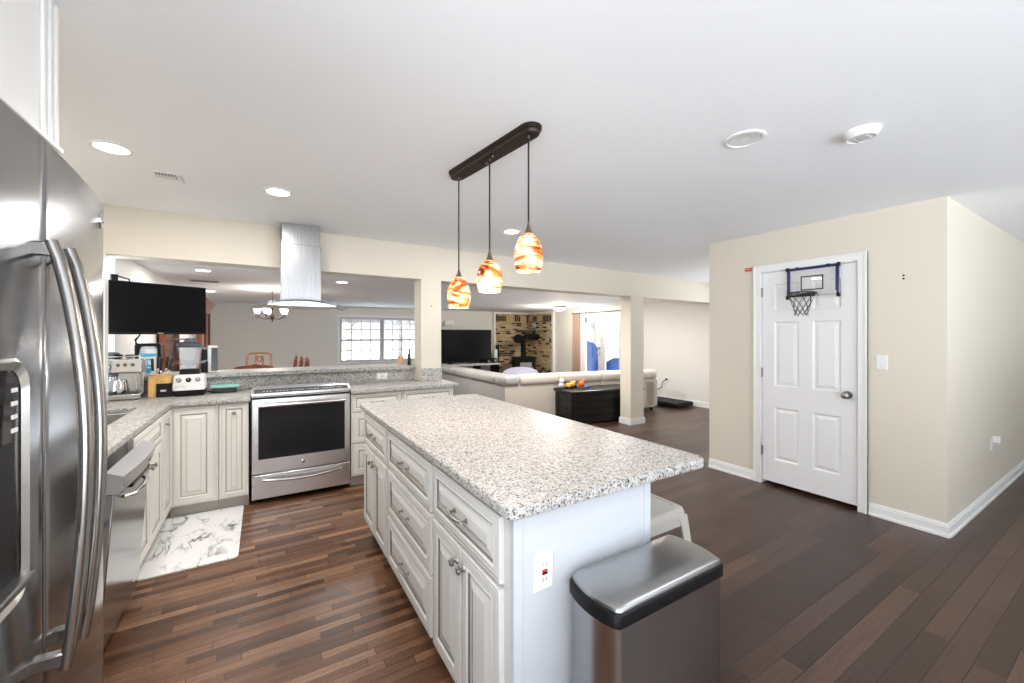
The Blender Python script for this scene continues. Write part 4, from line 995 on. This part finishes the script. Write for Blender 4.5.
# blender
t = thing('blender', 'white countertop blender with three black knobs and a clear jar', 'blender', (-.525, 4.345, CT))
m = MB(M['blackm']); m.loft([[(x*s, y*s, z) for x, y in rounded(-.106, -.10, .106, .10, (.03,)*4, 5)] for z, s in ((0, .92), (.008, .97), (.05, 1.0))]); m.build('base', t)
m = MB(M['white']); m.loft([[(x*s, y*s-(.02 if z < .12 else 0)*0, z) for x, y in rounded(-.108, -.105, .108, .105, (.035,)*4, 5)] for z, s in ((.05, 1.0), (.10, .985), (.155, .93), (.172, .86), (.178, .7))]); bdy = m.build('motor_base', t)
for x in (-.062, 0, .062):
    m = MB(M['black'] if x == 0 else M['grey']); m.lathe([(.019, 0), (.017, .012), (.012, .016), (.001, .017)], n=18); m.xform(Matrix.Translation((x, -.097, .135)) @ Matrix.Rotation(PI/2-.15, 4, 'X')); kb = m.build('knob', bdy)
    m = MB(M['white']); m.box(-.0015+x, -.1155, .132, .0015+x, -.1125, .148); m.build('pointer', kb, smooth=False)
m = MB(M['lgrey'])
for k in range(7): m.box(-.085+k*.010, -.1075, .08, -.078+k*.010, -.1035, .0865)
m.build('wordmark', bdy, smooth=False)
m = MB(M['blackm']); m.loft([[(x*s, y*s, z) for x, y in rounded(-.06, -.06, .06, .06, (.015,)*4, 4)] for z, s in ((.178, 1.1), (.215, 1.05), (.22, .98))]); m.build('jar_collar', t)
m = MB(M['jar']); pl = rounded(-.056, -.056, .056, .056, (.018,)*4, 4)
ow = [[(x*s, y*s, z) for x, y in pl] for z, s in ((.22, 1), (.30, 1.16), (.41, 1.42))]; iw = [[(x*s, y*s, z) for x, y in pl] for z, s in ((.41, 1.37), (.30, 1.11), (.23, .93))]
m.loft(ow+iw); m.build('jar', t)
m = MB(M['jar']); m.tube([(.075, 0, .395), (.125, 0, .385), (.125, 0, .29), (.066, 0, .27)], .011, 8); m.build('jar_handle', t)
m = MB(M['jlid']); m.loft([[(x*s, y*s, z) for x, y in pl] for z, s in ((.40, 1.36), (.41, 1.48), (.435, 1.46), (.445, 1.2), (.447, .7), (.475, .6), (.478, .3))]); m.build('jar_lid', t)
m = MB(M['black']); m.tube([(.115, .02, .02), (.155, -.02, .008), (.17, .03, .006), (.14, .08, .006), (.16, .11, .02), (.15, .12, .06)], .005, 6); m.build('power_cord', t)
# storage container
t = thing('food_container', 'glass food container with a mint green lid beside the blender', 'container', (-.285, 4.375, CT))
m = MB(M['cbox']); m.loft([[(x*s, y*s, z) for x, y in rounded(-.10, -.065, .10, .065, (.02,)*4, 4)] for z, s in ((0, .86), (.05, .97), (.05, .93), (.006, .82))]); m.build('glass_box', t)
m = MB(M['lid']); m.loft([[(x*s, y*s, z) for x, y in rounded(-.106, -.07, .106, .07, (.022,)*4, 4)] for z, s in ((.048, .98), (.05, 1), (.064, 1), (.067, .96))]); m.build('lid', t)
m = MB(M['steel_d']); m.loft([[(x*s, y*s, z) for x, y in rounded(-.08, -.05, .08, .05, (.02,)*4, 4)] for z, s in ((.008, 1), (.028, 1.02))]); m.build('contents', t)
# black and white device on the bar
t = thing('tabletop_device', 'upright black and white device standing on the bar behind the blender', 'device', (-.405, 4.70, BT), .15)
m = MB(M['white']); m.loft([[(x, y, z) for x, y in rounded(-.038, -.05, .038, .05, (.02,)*4, 5)] for z in (0, .235)]+[[(x*.8, y*.8, .245) for x, y in rounded(-.038, -.05, .038, .05, (.02,)*4, 5)]]); m.build('shell', t)
m = MB(M['bglass']); m.box(-.012, -.052, .012, .036, -.046, .225); m.build('front_panel', t, .006); m = MB(M['black']); m.loft([[(x*s, y*s, z) for x, y in rounded(-.085, -.04, -.039, .03, (.01,)*4, 4)] for z, s in ((0, 1), (.2, 1), (.235, .97))]); m.build('side_pod', t)
# candles and bottle near the column
for x, y, r, h, mt, s in ((1.375, 4.64, .036, .10, 'candle', 'peach pillar candle on the bar near the column'), (1.415, 4.72, .026, .06, 'cream', 'short cream candle on the bar beside the peach one')):
    t = thing('candle', s, 'candle', (x-.03, y, BT)); m = MB(M[mt]); m.lathe([(r*.96, 0), (r, .004), (r, h-.004), (r*.9, h), (r*.6, h-.006), (.001, h-.007)], n=24); m.build('wax', t); m = MB(M['blackm']); m.cyl((0, 0, h-.008), (.002, 0, h+.01), .0015, n=6); m.build('wick', t)
t = thing('bottle', 'slim dark green bottle on the bar against the column', 'bottle', (1.432, 4.60, BT))
m = MB(M['bottle']); m.lathe([(.017, 0), (.019, .004), (.019, .11), (.008, .14), (.007, .165), (.009, .166), (.009, .172), (.001, .172)], n=20); m.build('body', t); m = MB(M['black']); m.lathe([(.009, .1721), (.009, .182), (.001, .183)], n=16); m.build('cap', t)

# wall-hung screen beside the bar on its swing arm
ax, ay, bx, by = -1.055, 4.40, -.455, 4.74
ang = math.atan2(by-ay, bx-ax); L = math.hypot(bx-ax, by-ay)
t = thing('television', 'flat black television on a wall arm above the left end of the bar', 'television', ((ax+bx)/2, (ay+by)/2, 1.415), ang)
m = MB(M['black']); m.box(-L/2, 0, 0, L/2, .035, .435); m.build('housing', t, .004)
m = MB(M['screen']); m.box(-L/2+.01, -.0015, .022, L/2-.01, 0, .426); m.build('screen', t, smooth=False)
m = MB(M['lgrey']); m.box(-.02, -.002, .008, .02, 0, .013); m.build('maker_mark', t, smooth=False)
m = MB(M['blackm']); m.box(-.16, .035, .12, .16, .05, .34); m.build('mount_plate', t, smooth=False)
m = MB(M['blackm']); m.box(-.305, .03, .36, -.265, .06, .485); m.tube([(-.265, .05, .475), (-.19, .05, .455), (-.19, .05, .41)], .006, 6); m.build('wall_arm', t)
m = MB(M['blackm']); m.tube([(-.12, .03, .01), (-.155, .03, -.05), (-.15, .04, -.10)], .005, 6); m.build('signal_cable', t)

# ================================================================== FAMILY ROOM
# china cabinet against the left wall
t = thing('china_cabinet', 'tall cherry wood china cabinet with glass sides behind the wall-hung television', 'cabinet', (-1.03, 6.15, 0))
W2, D2, H2 = .40, .95, 1.86
m = MB(M['cherry']); m.box(0, 0, 0, W2, D2, .72); m.build('base', t, .006)
m = MB(M['cherry'])
for x in (0, W2-.06):
    for y in (0, D2-.06): m.box(x, y, .72, x+.06, y+.06, H2-.12)
m.box(0, .06, .72, .012, D2-.06, H2-.12); m.box(0, 0, H2-.16, W2, D2, H2-.12); m.box(0, 0, .72, W2, D2, .75); m.build('upper_frame', t, .004)
m = MB(M['cherry']); m.loft([[(-0, -e, z), (W2+e, -e, z), (W2+e, D2+e, z), (0, D2+e, z)] for z, e in ((H2-.12, .0), (H2-.08, .012), (H2-.05, .03), (H2-.02, .05), (H2, .05))]); m.build('cornice', t, smooth=False)
m = MB(M['glass']); m.box(.06, .02, .75, W2-.06, .024, H2-.16); m.build('side_glass', t, smooth=False)
m = MB(M['cherry']); m.box(W2-.03, .06, .75, W2, .09, H2-.16); m.box(W2-.03, D2/2-.03, .75, W2, D2/2+.03, H2-.16); m.box(W2-.03, D2-.09, .75, W2, D2-.06, H2-.16); dr_ = m.build('door', t, smooth=False)
m = MB(M['glass']); m.box(W2-.018, .09, .75, W2-.014, D2-.09, H2-.16); m.build('door_glass', dr_, smooth=False)
for z in (1.05, 1.35):
    m = MB(M['cherry']); m.box(.02, .03, z, W2-.04, D2-.03, z+.015); m.build('shelf', t, smooth=False)
# dining table and chairs
t = thing('dining_table', 'long cherry dining table beyond the bar', 'table', (-.24, 7.85, 0))
m = MB(M['cherry']); m.prism([(x, y, .72) for x, y in rounded(-.48, -.70, .48, .70, (.28,)*4, 8)], (0, 0, .035)); m.build('tabletop', t, .006)
m = MB(M['cherry']); m.box(-.36, -.52, .63, .36, .52, .719); m.build('apron', t, smooth=False)
for sx in (-1, 1):
    for sy in (-1, 1): m = MB(M['cherry']); m.lathe([(.025, 0), (.03, .04), (.022, .1), (.032, .4), (.04, .58), (.04, .63)], (sx*.33, sy*.49, 0), 14); m.build('leg', t)
def chair(label, loc, rz, mat, top, group, kind):
    """faces local +y; back at y=-.2"""
    t = thing('dining_chair', label, 'chair', loc, rz, group)
    m = MB(mat); m.prism([(x, y, .42) for x, y in rounded(-.23, -.2, .23, .22, (.04,)*4, 4)], (0, 0, .03)); m.build('seat', t, .004)
    m = MB(M['cushion']); m.loft([[(x*s, y*s, z) for x, y in rounded(-.21, -.18, .21, .2, (.05,)*4, 4)] for z, s in ((.45, .97), (.465, 1), (.485, .93), (.49, .6))]); m.build('seat_cushion', t)
    for sx in (-1, 1):
        m = MB(mat); m.tube([(sx*.2, .18, .42), (sx*.215, .2, .25), (sx*.195, .185, .08), (sx*.2, .2, 0)], [.024, .022, .015, .018], 8); m.build('leg', t)
        m = MB(mat); m.tube([(sx*.19, -.19, .45), (sx*.195, -.2, .22), (sx*.2, -.26, 0)], [.02, .02, .016], 8); m.build('leg', t)
        m = MB(mat); m.tube([(sx*.19, -.19, .44), (sx*.20, -.215, .7), (sx*.195, -.25, top-.09)]+([(sx*.185, -.262, top-.03)] if kind == 'arch' else []), [.02, .019, .017, .016][:4 if kind == 'arch' else 3], 8); m.build('back_post', t)
    if kind == 'arch':
        m = MB(mat); m.tube([(-.195, -.25, top-.10), (-.19, -.258, top-.045), (-.14, -.263, top-.012), (-.05, -.266, top-.014), (0, -.267, top-.004), (.05, -.266, top-.014), (.14, -.263, top-.012), (.19, -.258, top-.045), (.195, -.25, top-.10)], .017, 8); m.build('crest_rail', t)
    else:
        m = MB(mat); out = [(-.245, 0), (-.22, .03), (-.15, .045), (-.07, .05), (0, .065), (.07, .05), (.15, .045), (.22, .03), (.245, 0), (.2, -.018), (.1, -.02), (0, -.01), (-.1, -.02), (-.2, -.018)]
        m.prism([(x, -.262, top-.065+z) for x, z in out], (0, .026, 0)); m.build('crest_rail', t, .005)
    m = MB(mat); zt = top-.03
    for s in (-1, 1): m.tube([(s*.028, -.2, .46), (s*.06, -.215, .62), (s*.03, -.23, .74), (s*.065, -.245, zt-.12), (s*.045, -.258, zt-.02)], .012, 6)
    m.tube([(.04*math.cos(a*PI/8), -.25, zt-.09+.05*math.sin(a*PI/8)) for a in range(16)], .011, 6, True); m.build('splat', t)
    return t
G_ = 'dining chairs around the table'
chair('carved wooden dining chair nearest the bar with a scalloped top rail', (-.105, 6.76+.2, 0), 0, M['cherry'], 1.005, G_, 'scroll')
chair('golden wooden dining chair with an arched open back at the far end of the table', (-.062, 8.87, 0), PI, M['oak'], 1.075, G_, 'arch')
for x, y, s in ((.407, 7.44, 'nearest of the three dining chairs along the right side of the table'), (.359, 7.92, 'middle of the three dining chairs along the right side of the table'), (.302, 8.40, 'farthest of the three dining chairs along the right side of the table')):
    chair(s, (x-.04, y, 0), PI/2, M['cherry'], 1.05, G_, 'scroll')
# chandelier
t = thing('chandelier', 'small dark chandelier with upturned frosted glass shades over the dining table', 'chandelier', (.12, 7.3, 0))
m = MB(M['white']); m.lathe([(.07, FC), (.072, FC-.008), (.05, FC-.02), (.012, FC-.03), (.001, FC-.03)], n=24); m.build('canopy', t)
m = MB(M['bronze']); m.cyl((0, 0, FC-.03), (0, 0, 1.78), .007, n=8); m.lathe([(.008, 1.83), (.02, 1.81), (.012, 1.77), (.028, 1.72), (.03, 1.68), (.012, 1.645), (.006, 1.61), (.001, 1.605)], n=16); m.build('stem', t)
m = MB(M['white']); m.lathe([(.01, 1.90), (.045, 1.915), (.05, 1.93), (.01, 1.94)], n=20); m.build('upper_dish', t)
for k in range(5):
    a = k*2*PI/5+.52; c, s = math.cos(a), math.sin(a); R2 = .20
    m = MB(M['bronze']); m.tube([(c*.02, s*.02, 1.67), (c*R2*.5, s*R2*.5, 1.655), (c*R2*.9, s*R2*.9, 1.69), (c*R2, s*R2, 1.735)], .006, 8); m.tube([(c*(R2+.02*math.sin(q*.6)), s*(R2+.02*math.sin(q*.6)), 1.70+.03*math.cos(q*.6)) for q in range(9)], .004, 6); ar = m.build('arm', t)
    m = MB(M['glow']); m.lathe([(.022, 1.735), (.036, 1.75), (.043, 1.785), (.052, 1.81), (.049, 1.81), (.04, 1.785), (.03, 1.752), (.001, 1.745)], (c*R2, s*R2, 0), 20); m.build('shade', ar)
l = bpy.data.lights.new('chandelier_lamp', 'POINT'); l.energy = 14; l.color = (1, .95, .88); l.shadow_soft_size = .15; o = bpy.data.objects.new('chandelier_lamp', l); o.location = (.12, 7.3, 1.80); COL.objects.link(o)
# low glossy table under the far window
t = thing('console_table', 'low dark glossy table under the far window mirroring the daylight', 'table', (2.75, 9.75, 0))
m = MB(M['lacq']); m.box(-1.05, -.75, .61, 1.05, .65, .65); m.build('tabletop', t, .006)
for sx in (-1, 1):
    for sy in (-.7, .6): m = MB(M['cherry']); m.box(sx*.98-.03, sy-.03, 0, sx*.98+.03, sy+.03, .61); m.build('leg', t, .004)
# television on its stand
t = thing('television', 'large flat television on the far wall stand left of the brick corner', 'television', (4.93, 10.52, .60))
m = MB(M['black']); m.box(-.80, 0, .03, .80, .05, .96); m.build('housing', t, .004); m = MB(M['screen']); m.box(-.79, -.0015, .045, .79, 0, .95); m.build('screen', t, smooth=False)
for s in (-1, 1): m = MB(M['black']); m.box(s*.5-.02, -.1, 0, s*.5+.02, .14, .03); m.build('foot', t, .003)
t = thing('tv_stand', 'low white-topped stand under the far television', 'stand', (4.95, 10.25, 0))
m = MB(M['lgrey']); m.box(-.91, 0, .55, .91, .5, .60); m.build('top', t, .004)
for x in (-.90, -.31, .29, .87): m = MB(M['black']); m.box(x, .02, 0, x+.02, .48, .55); m.build('side_panel', t, smooth=False)
m = MB(M['black']); m.box(-.88, .02, .28, .87, .48, .30); m.build('shelf', t, smooth=False)
for x, w_, h_, s in ((5.55, .16, .10, 'small black box on the stand right of the far television foot'), (5.76, .12, .14, 'dark speaker box at the right end of the television stand')):
    t = thing('speaker', s, 'speaker', (x, 10.33, .60)); m = MB(M['black']); m.box(-w_/2, 0, 0, w_/2, .12, h_); m.build('cabinet', t, .006); m = MB(M['grey']); m.cyl((0, -.004, h_/2), (0, 0, h_/2), .035, n=16); m.build('driver', t)
t = thing('tower_speaker', 'slim black and white tower speaker beside the brick corner', 'speaker', (5.95, 10.62, 0))
m = MB(M['white']); m.box(-.06, 0, .02, .05, .12, .98); m.build('cabinet', t, .006); m = MB(M['black']); m.box(.05, -.02, .02, .10, .12, 1.12); m.build('side_grille', t, .006); m = MB(M['black']); m.box(-.08, -.03, 0, .11, .15, .02); m.build('base', t, .003)
t = thing('wall_box', 'small white box mounted on the far wall above the left edge of the television', 'box', (4.52, YF-.12, 1.67)); m = MB(M['white']); m.box(-.14, 0, 0, .14, .118, .14); m.build('case', t, .012); m = MB(M['lgrey']); m.box(-.12, -.003, .02, .12, 0, .035); m.build('air_slot', t, smooth=False)
# wood stove in the brick corner
t = thing('wood_stove', 'black cast iron wood stove with a bent flue in the brick corner', 'stove', (6.52, 9.98, 0), -.35)
m = MB(M['iron']); m.box(-.30, -.25, .16, .30, .25, .74); m.build('firebox', t, .012)
m = MB(M['iron']); m.box(-.33, -.28, .74, .33, .28, .77); m.build('top_plate', t, .006)
for sx in (-1, 1):
    for sy in (-1, 1): m = MB(M['iron']); m.tube([(sx*.25, sy*.2, .17), (sx*.3, sy*.24, .08), (sx*.28, sy*.22, 0)], [.03, .025, .03], 8); m.build('leg', t)
m = MB(M['iron']); m.box(-.22, -.275, .24, .22, -.25, .66); sd = m.build('door', t, .006); m = MB(M['grey']); m.box(-.17, -.278, .34, .17, -.275, .62); m.build('door_glass', sd, smooth=False); m = MB(M['chrome']); m.cyl((.19, -.31, .42), (.19, -.31, .5), .01, n=8); m.build('handle', sd)
m = MB(M['iron']); m.cyl((0, .06, .77), (0, .06, 1.28), .075, n=20); m.build('flue_pipe', t)
m = MB(M['iron']); m.tube([(0, .06, 1.22), (.02, .08, 1.32), (.12, .14, 1.36), (.30, .22, 1.36), (.52, .30, 1.36)], .08, 16); m.build('flue_elbow', t)
m = MB(M['iron']); m.cyl((-.18, -.02, 1.30), (-.12, .12, 1.30), .13, n=24); m.build('flue_damper_plate', t)
m = MB(M['slate']); m.prism([(7.226, 10.826, 1.54), (6.75, 10.826, 1.54), (6.95, 10.2, 1.54), (7.226, 9.62, 1.54)], (0, 0, .035)); tag(m.build('corner_shelf', bevel=.004, smooth=False), 'grey stone corner shelf on the brick wall', 'shelf')
t = thing('oil_lantern', 'small glass lantern standing on the grey corner shelf', 'lantern', (7.06, 10.25, 1.5755))
m = MB(M['steel_d']); m.lathe([(.06, 0), (.065, .01), (.05, .05), (.03, .06), (.001, .06)], n=18); m.build('base', t); m = MB(M['jar']); m.lathe([(.03, .06), (.058, .11), (.05, .17), (.03, .2)], n=18); m.build('globe', t); m = MB(M['steel_d']); m.lathe([(.034, .2), (.04, .21), (.02, .25), (.001, .255)], n=18); m.build('cap', t); m = MB(M['steel_d']); m.tube([(-.06, 0, .04), (-.075, 0, .15), (-.05, 0, .27), (.05, 0, .27), (.075, 0, .15), (.06, 0, .04)], .005, 6); m.build('bail', t)

# sectional sofa seen from behind: left run along y, right run along the tilted line
S0 = Vector((3.29, 5.58, 0)); sa = math.atan2(-.48, 2.96)
t = thing('sectional_sofa', 'large pale grey leather sectional sofa seen from behind, with rolled back cushions', 'sofa', S0)
FL = Matrix.Rotation(PI/2, 4, 'Z') @ Matrix.Scale(-1, 4, (0, 1, 0))   # run along +y, inward = +x
FR = Matrix.Rotation(sa, 4, 'Z')
def sbox(mt, x0, x1, y0, y1, z0, z1, F, name, bev=.02, par=None, seg=3):
    m = MB(M[mt]); m.box(x0, y0, z0, x1, y1, z1); m.xform(F); return m.build(name, par or t, bev, seg=seg)
def roll(mt, x0, x1, F, zt, name='back_cushion', y0=-.035, y1=.24):
    prof = []
    for k in range(18):
        a = -PI/2+2*PI*k/18; prof.append(((y0+y1)/2+(y1-y0)/2*math.copysign(abs(math.cos(a))**.6, math.cos(a)), zt-.095+.095*math.copysign(abs(math.sin(a))**.7, math.sin(a))))
    m = MB(M[mt]); L = x1-x0; cy = (y0+y1)/2; cz = zt-.095
    m.loft([[(x, cy+(y-cy)*s, cz+(z-cz)*s) for y, z in prof] for x, s in ((x0+.004, .86), (x0+.02, .97), (x0+.05, 1), (x1-.05, 1), (x1-.02, .97), (x1-.004, .86))]); m.xform(F); return m.build(name, t, ang=60)
for a, b in ((.0, 1.35), (1.35, 2.15), (2.15, 3.1)): sbox('leather', a+.003, b-.003, 0, .2, .06, .62, FL, 'back_panel', .012)
for a, b in ((.32, 1.35), (1.35, 2.15), (2.15, 2.62), (2.62, 3.1)): roll('leather', a, b, FL, .765)
for a, b in ((.9, 1.6), (1.6, 2.3), (2.3, 3.05)): sbox('leather', a+.005, b-.005, .21, .95, .06, .43, FL, 'seat_cushion', .04)
sbox('leather_b', .0, 1.81, 0, .2, .06, .62, FR, 'back_panel', .012); sbox('leather_b', 1.815, 3.0, 0, .2, .06, .62, FR, 'back_panel', .012)
m = MB(M['leather']); prof = []
roll('leather', -.02, .25, FR, .765, 'corner_cushion'); roll('leather', .02, .31, FL, .763, 'corner_cushion')
for a, b in ((.255, .97), (.975, 1.81), (1.815, 3.05)): roll('leather_b', a, b, FR, .765)
for a, b in ((.24, 1.1), (1.1, 2.0), (2.0, 2.75)): sbox('leather_b', a+.005, b-.005, .21, .95, .06, .43, FR, 'seat_cushion', .04)
sbox('leather_b', 2.78, 3.1, .0, .98, .06, .58, FR, 'armrest', .04)
for F, xs_ in ((FL, (.3, 1.4, 3.0)), (FR, (.4, 1.8, 3.0))):
    for x in xs_: m = MB(M['black']); m.cyl((x, .08, 0), (x, .08, .06), .03, n=10); m.xform(F); m.build('foot', t)
t2 = thing('round_cushion', 'pale lavender rounded cushion rising just behind the sofa back', 'cushion', (3.935, 6.125, .436))
m = MB(M['laven']); m.lathe([(.25, .0), (.34, .06), (.365, .16), (.35, .26), (.29, .34), (.18, .385), (.07, .399), (.001, .40)], n=32); m.build('cushion_body', t2, ang=60)
m = MB(M['laven']); m.tube([(.366*math.cos(a*2*PI/40), .366*math.sin(a*2*PI/40), .16) for a in range(40)], .006, 6, True); m.build('piping', t2)

# deck storage box with toys on its lid
DB = Vector((4.05, 4.86, 0)); da = -.14
t = thing('storage_box', 'dark brown plank-sided deck storage box behind the sofa by the column', 'storage box', DB, da)
BW, BD, BH = 1.40, .50, .54
m = MB(M['resin']); m.box(.03, .03, .02, BW-.03, BD-.03, BH-.05); m.build('body', t, smooth=False)
m = MB(M['resin'])
for k in range(4):
    z = .03+k*.112; m.box(.07, .012, z, BW-.07, .03, z+.104); m.box(.012, .07, z, .03, BD-.07, z+.104); m.box(BW-.03, .07, z, BW-.012, BD-.07, z+.104)
m.build('side_planks', t, .004)
for x in (.0, BW-.08):
    for y in (0, BD-.08): m = MB(M['resin']); m.box(x, y, 0, x+.08, y+.08, BH-.05); m.build('corner_post', t, .008)
m = MB(M['resin']); m.loft([[(-.02+e, -.02+e, z), (BW+.02-e, -.02+e, z), (BW+.02-e, BD+.02-e, z), (-.02+e, BD+.02-e, z)] for z, e in ((BH-.05, 0), (BH-.012, 0), (BH, .02))]); m.build('lid', t, .004)
def onbox(x, y): return DB+Matrix.Rotation(da, 3, 'Z') @ Vector((x, y, BH+.0005))
t = thing('toy_truck', 'yellow toy truck lying on the deck box lid', 'toy', onbox(.20, .33), .3)
m = MB(M['yellow']); m.box(-.10, -.045, .03, .03, .045, .085); m.build('dump_bed', t, .008); m = MB(M['yellow']); m.box(.035, -.04, .03, .10, .04, .11); cb = m.build('cab', t, .01); m = MB(M['black']); m.box(.06, -.041, .07, .09, .041, .098); m.build('cab_window', cb, .003); m = MB(M['blackm']); m.box(-.11, -.035, .02, .11, .035, .032); m.build('chassis', t, smooth=False)
for x in (-.065, .065):
    for y in (-.045, .045): m = MB(M['black']); m.cyl((x, y-.012, .025), (x, y+.012, .025), .025, n=14); m.build('wheel', t)
t = thing('toy_figure', 'orange plastic toy beside the yellow truck', 'toy', onbox(.40, .33), .4)
m = MB(M['orange']); m.sphere((0, 0, .06), (.055, .05, .055), 14, 9); m.build('body', t); m = MB(M['orange']); m.sphere((.03, -.02, .105), (.033, .033, .03), 12, 8); m.build('head', t); m = MB(M['orange']); m.cyl((0, 0, 0), (0, 0, .02), .035, n=12); m.build('foot', t)
t = thing('toy_block', 'small blue toy in front of the orange one', 'toy', onbox(.42, .22), .2); m = MB(M['toyblue']); m.box(-.04, -.03, 0, .04, .03, .035); m.build('block', t, .005)
m = MB(M['toyblue']); m.cyl((-.015, 0, .035), (-.015, 0, .043), .01, n=10); m.build('stud', t)
t = thing('plush_toy', 'pale grey plush toy with a dark ear at the left end of the deck box', 'toy', onbox(.04, .36), .2)
m = MB(M['lgrey']); m.sphere((0, 0, .05), (.055, .045, .05), 14, 8); m.build('body', t); m = MB(M['white']); m.sphere((0, -.005, .125), (.042, .04, .042), 14, 8); hd_ = m.build('head', t); m = MB(M['black']); m.sphere((.035, 0, .155), .02, 10, 6); m.build('ear', hd_); m = MB(M['black']); m.sphere((.012, -.042, .125), .007, 8, 6); m.build('eye', hd_)
# walking pad and cord by the right wall
t = thing('walking_pad', 'flat black walking pad treadmill on the floor by the right wall', 'treadmill', (6.72, 4.95, 0))
m = MB(M['black']); m.box(0, 0, .02, .5, 1.25, .10); m.build('deck', t, .012); m = MB(M['blackm']); m.box(.05, .0, .101, .45, 1.05, .104); m.build('belt', t, smooth=False); m = MB(M['black']); m.box(0, 1.05, .10, .5, 1.25, .13); m.build('motor_cover', t, .012)
m = MB(M['grey']); [m.cyl((x, y, 0), (x, y, .022), .02, n=10) for x in (.05, .45) for y in (.08, 1.15)]; m.build('foot', t)
wall_plate('outlet', 'white outlet low on the far right wall with a black plug in it', 'outlet', (XR-.001, 5.62, .46), -PI/2, 'duplex')
t = thing('power_cord', 'black cord drooping from the right wall outlet to the walking pad', 'cord', (0, 0, 0)); m = MB(M['black']); m.tube([(XR-.03, 5.62, .47), (XR-.09, 5.66, .42), (XR-.05, 5.72, .3), (XR-.1, 5.85, .2), (XR-.09, 6.0, .115)], .009, 6); m.build('cable', t); m = MB(M['black']); m.box(XR-.035, 5.6, .455, XR-.0105, 5.64, .495); m.build('plug', t, .004)

# Cycles settings that only touch light transport
try:
    SC.cycles.max_bounces = 10; SC.cycles.diffuse_bounces = 5; SC.cycles.glossy_bounces = 5; SC.cycles.transparent_max_bounces = 12; SC.cycles.transmission_bounces = 6
    SC.cycles.sample_clamp_indirect = 6; SC.cycles.caustics_reflective = False; SC.cycles.caustics_refractive = False
except Exception: pass
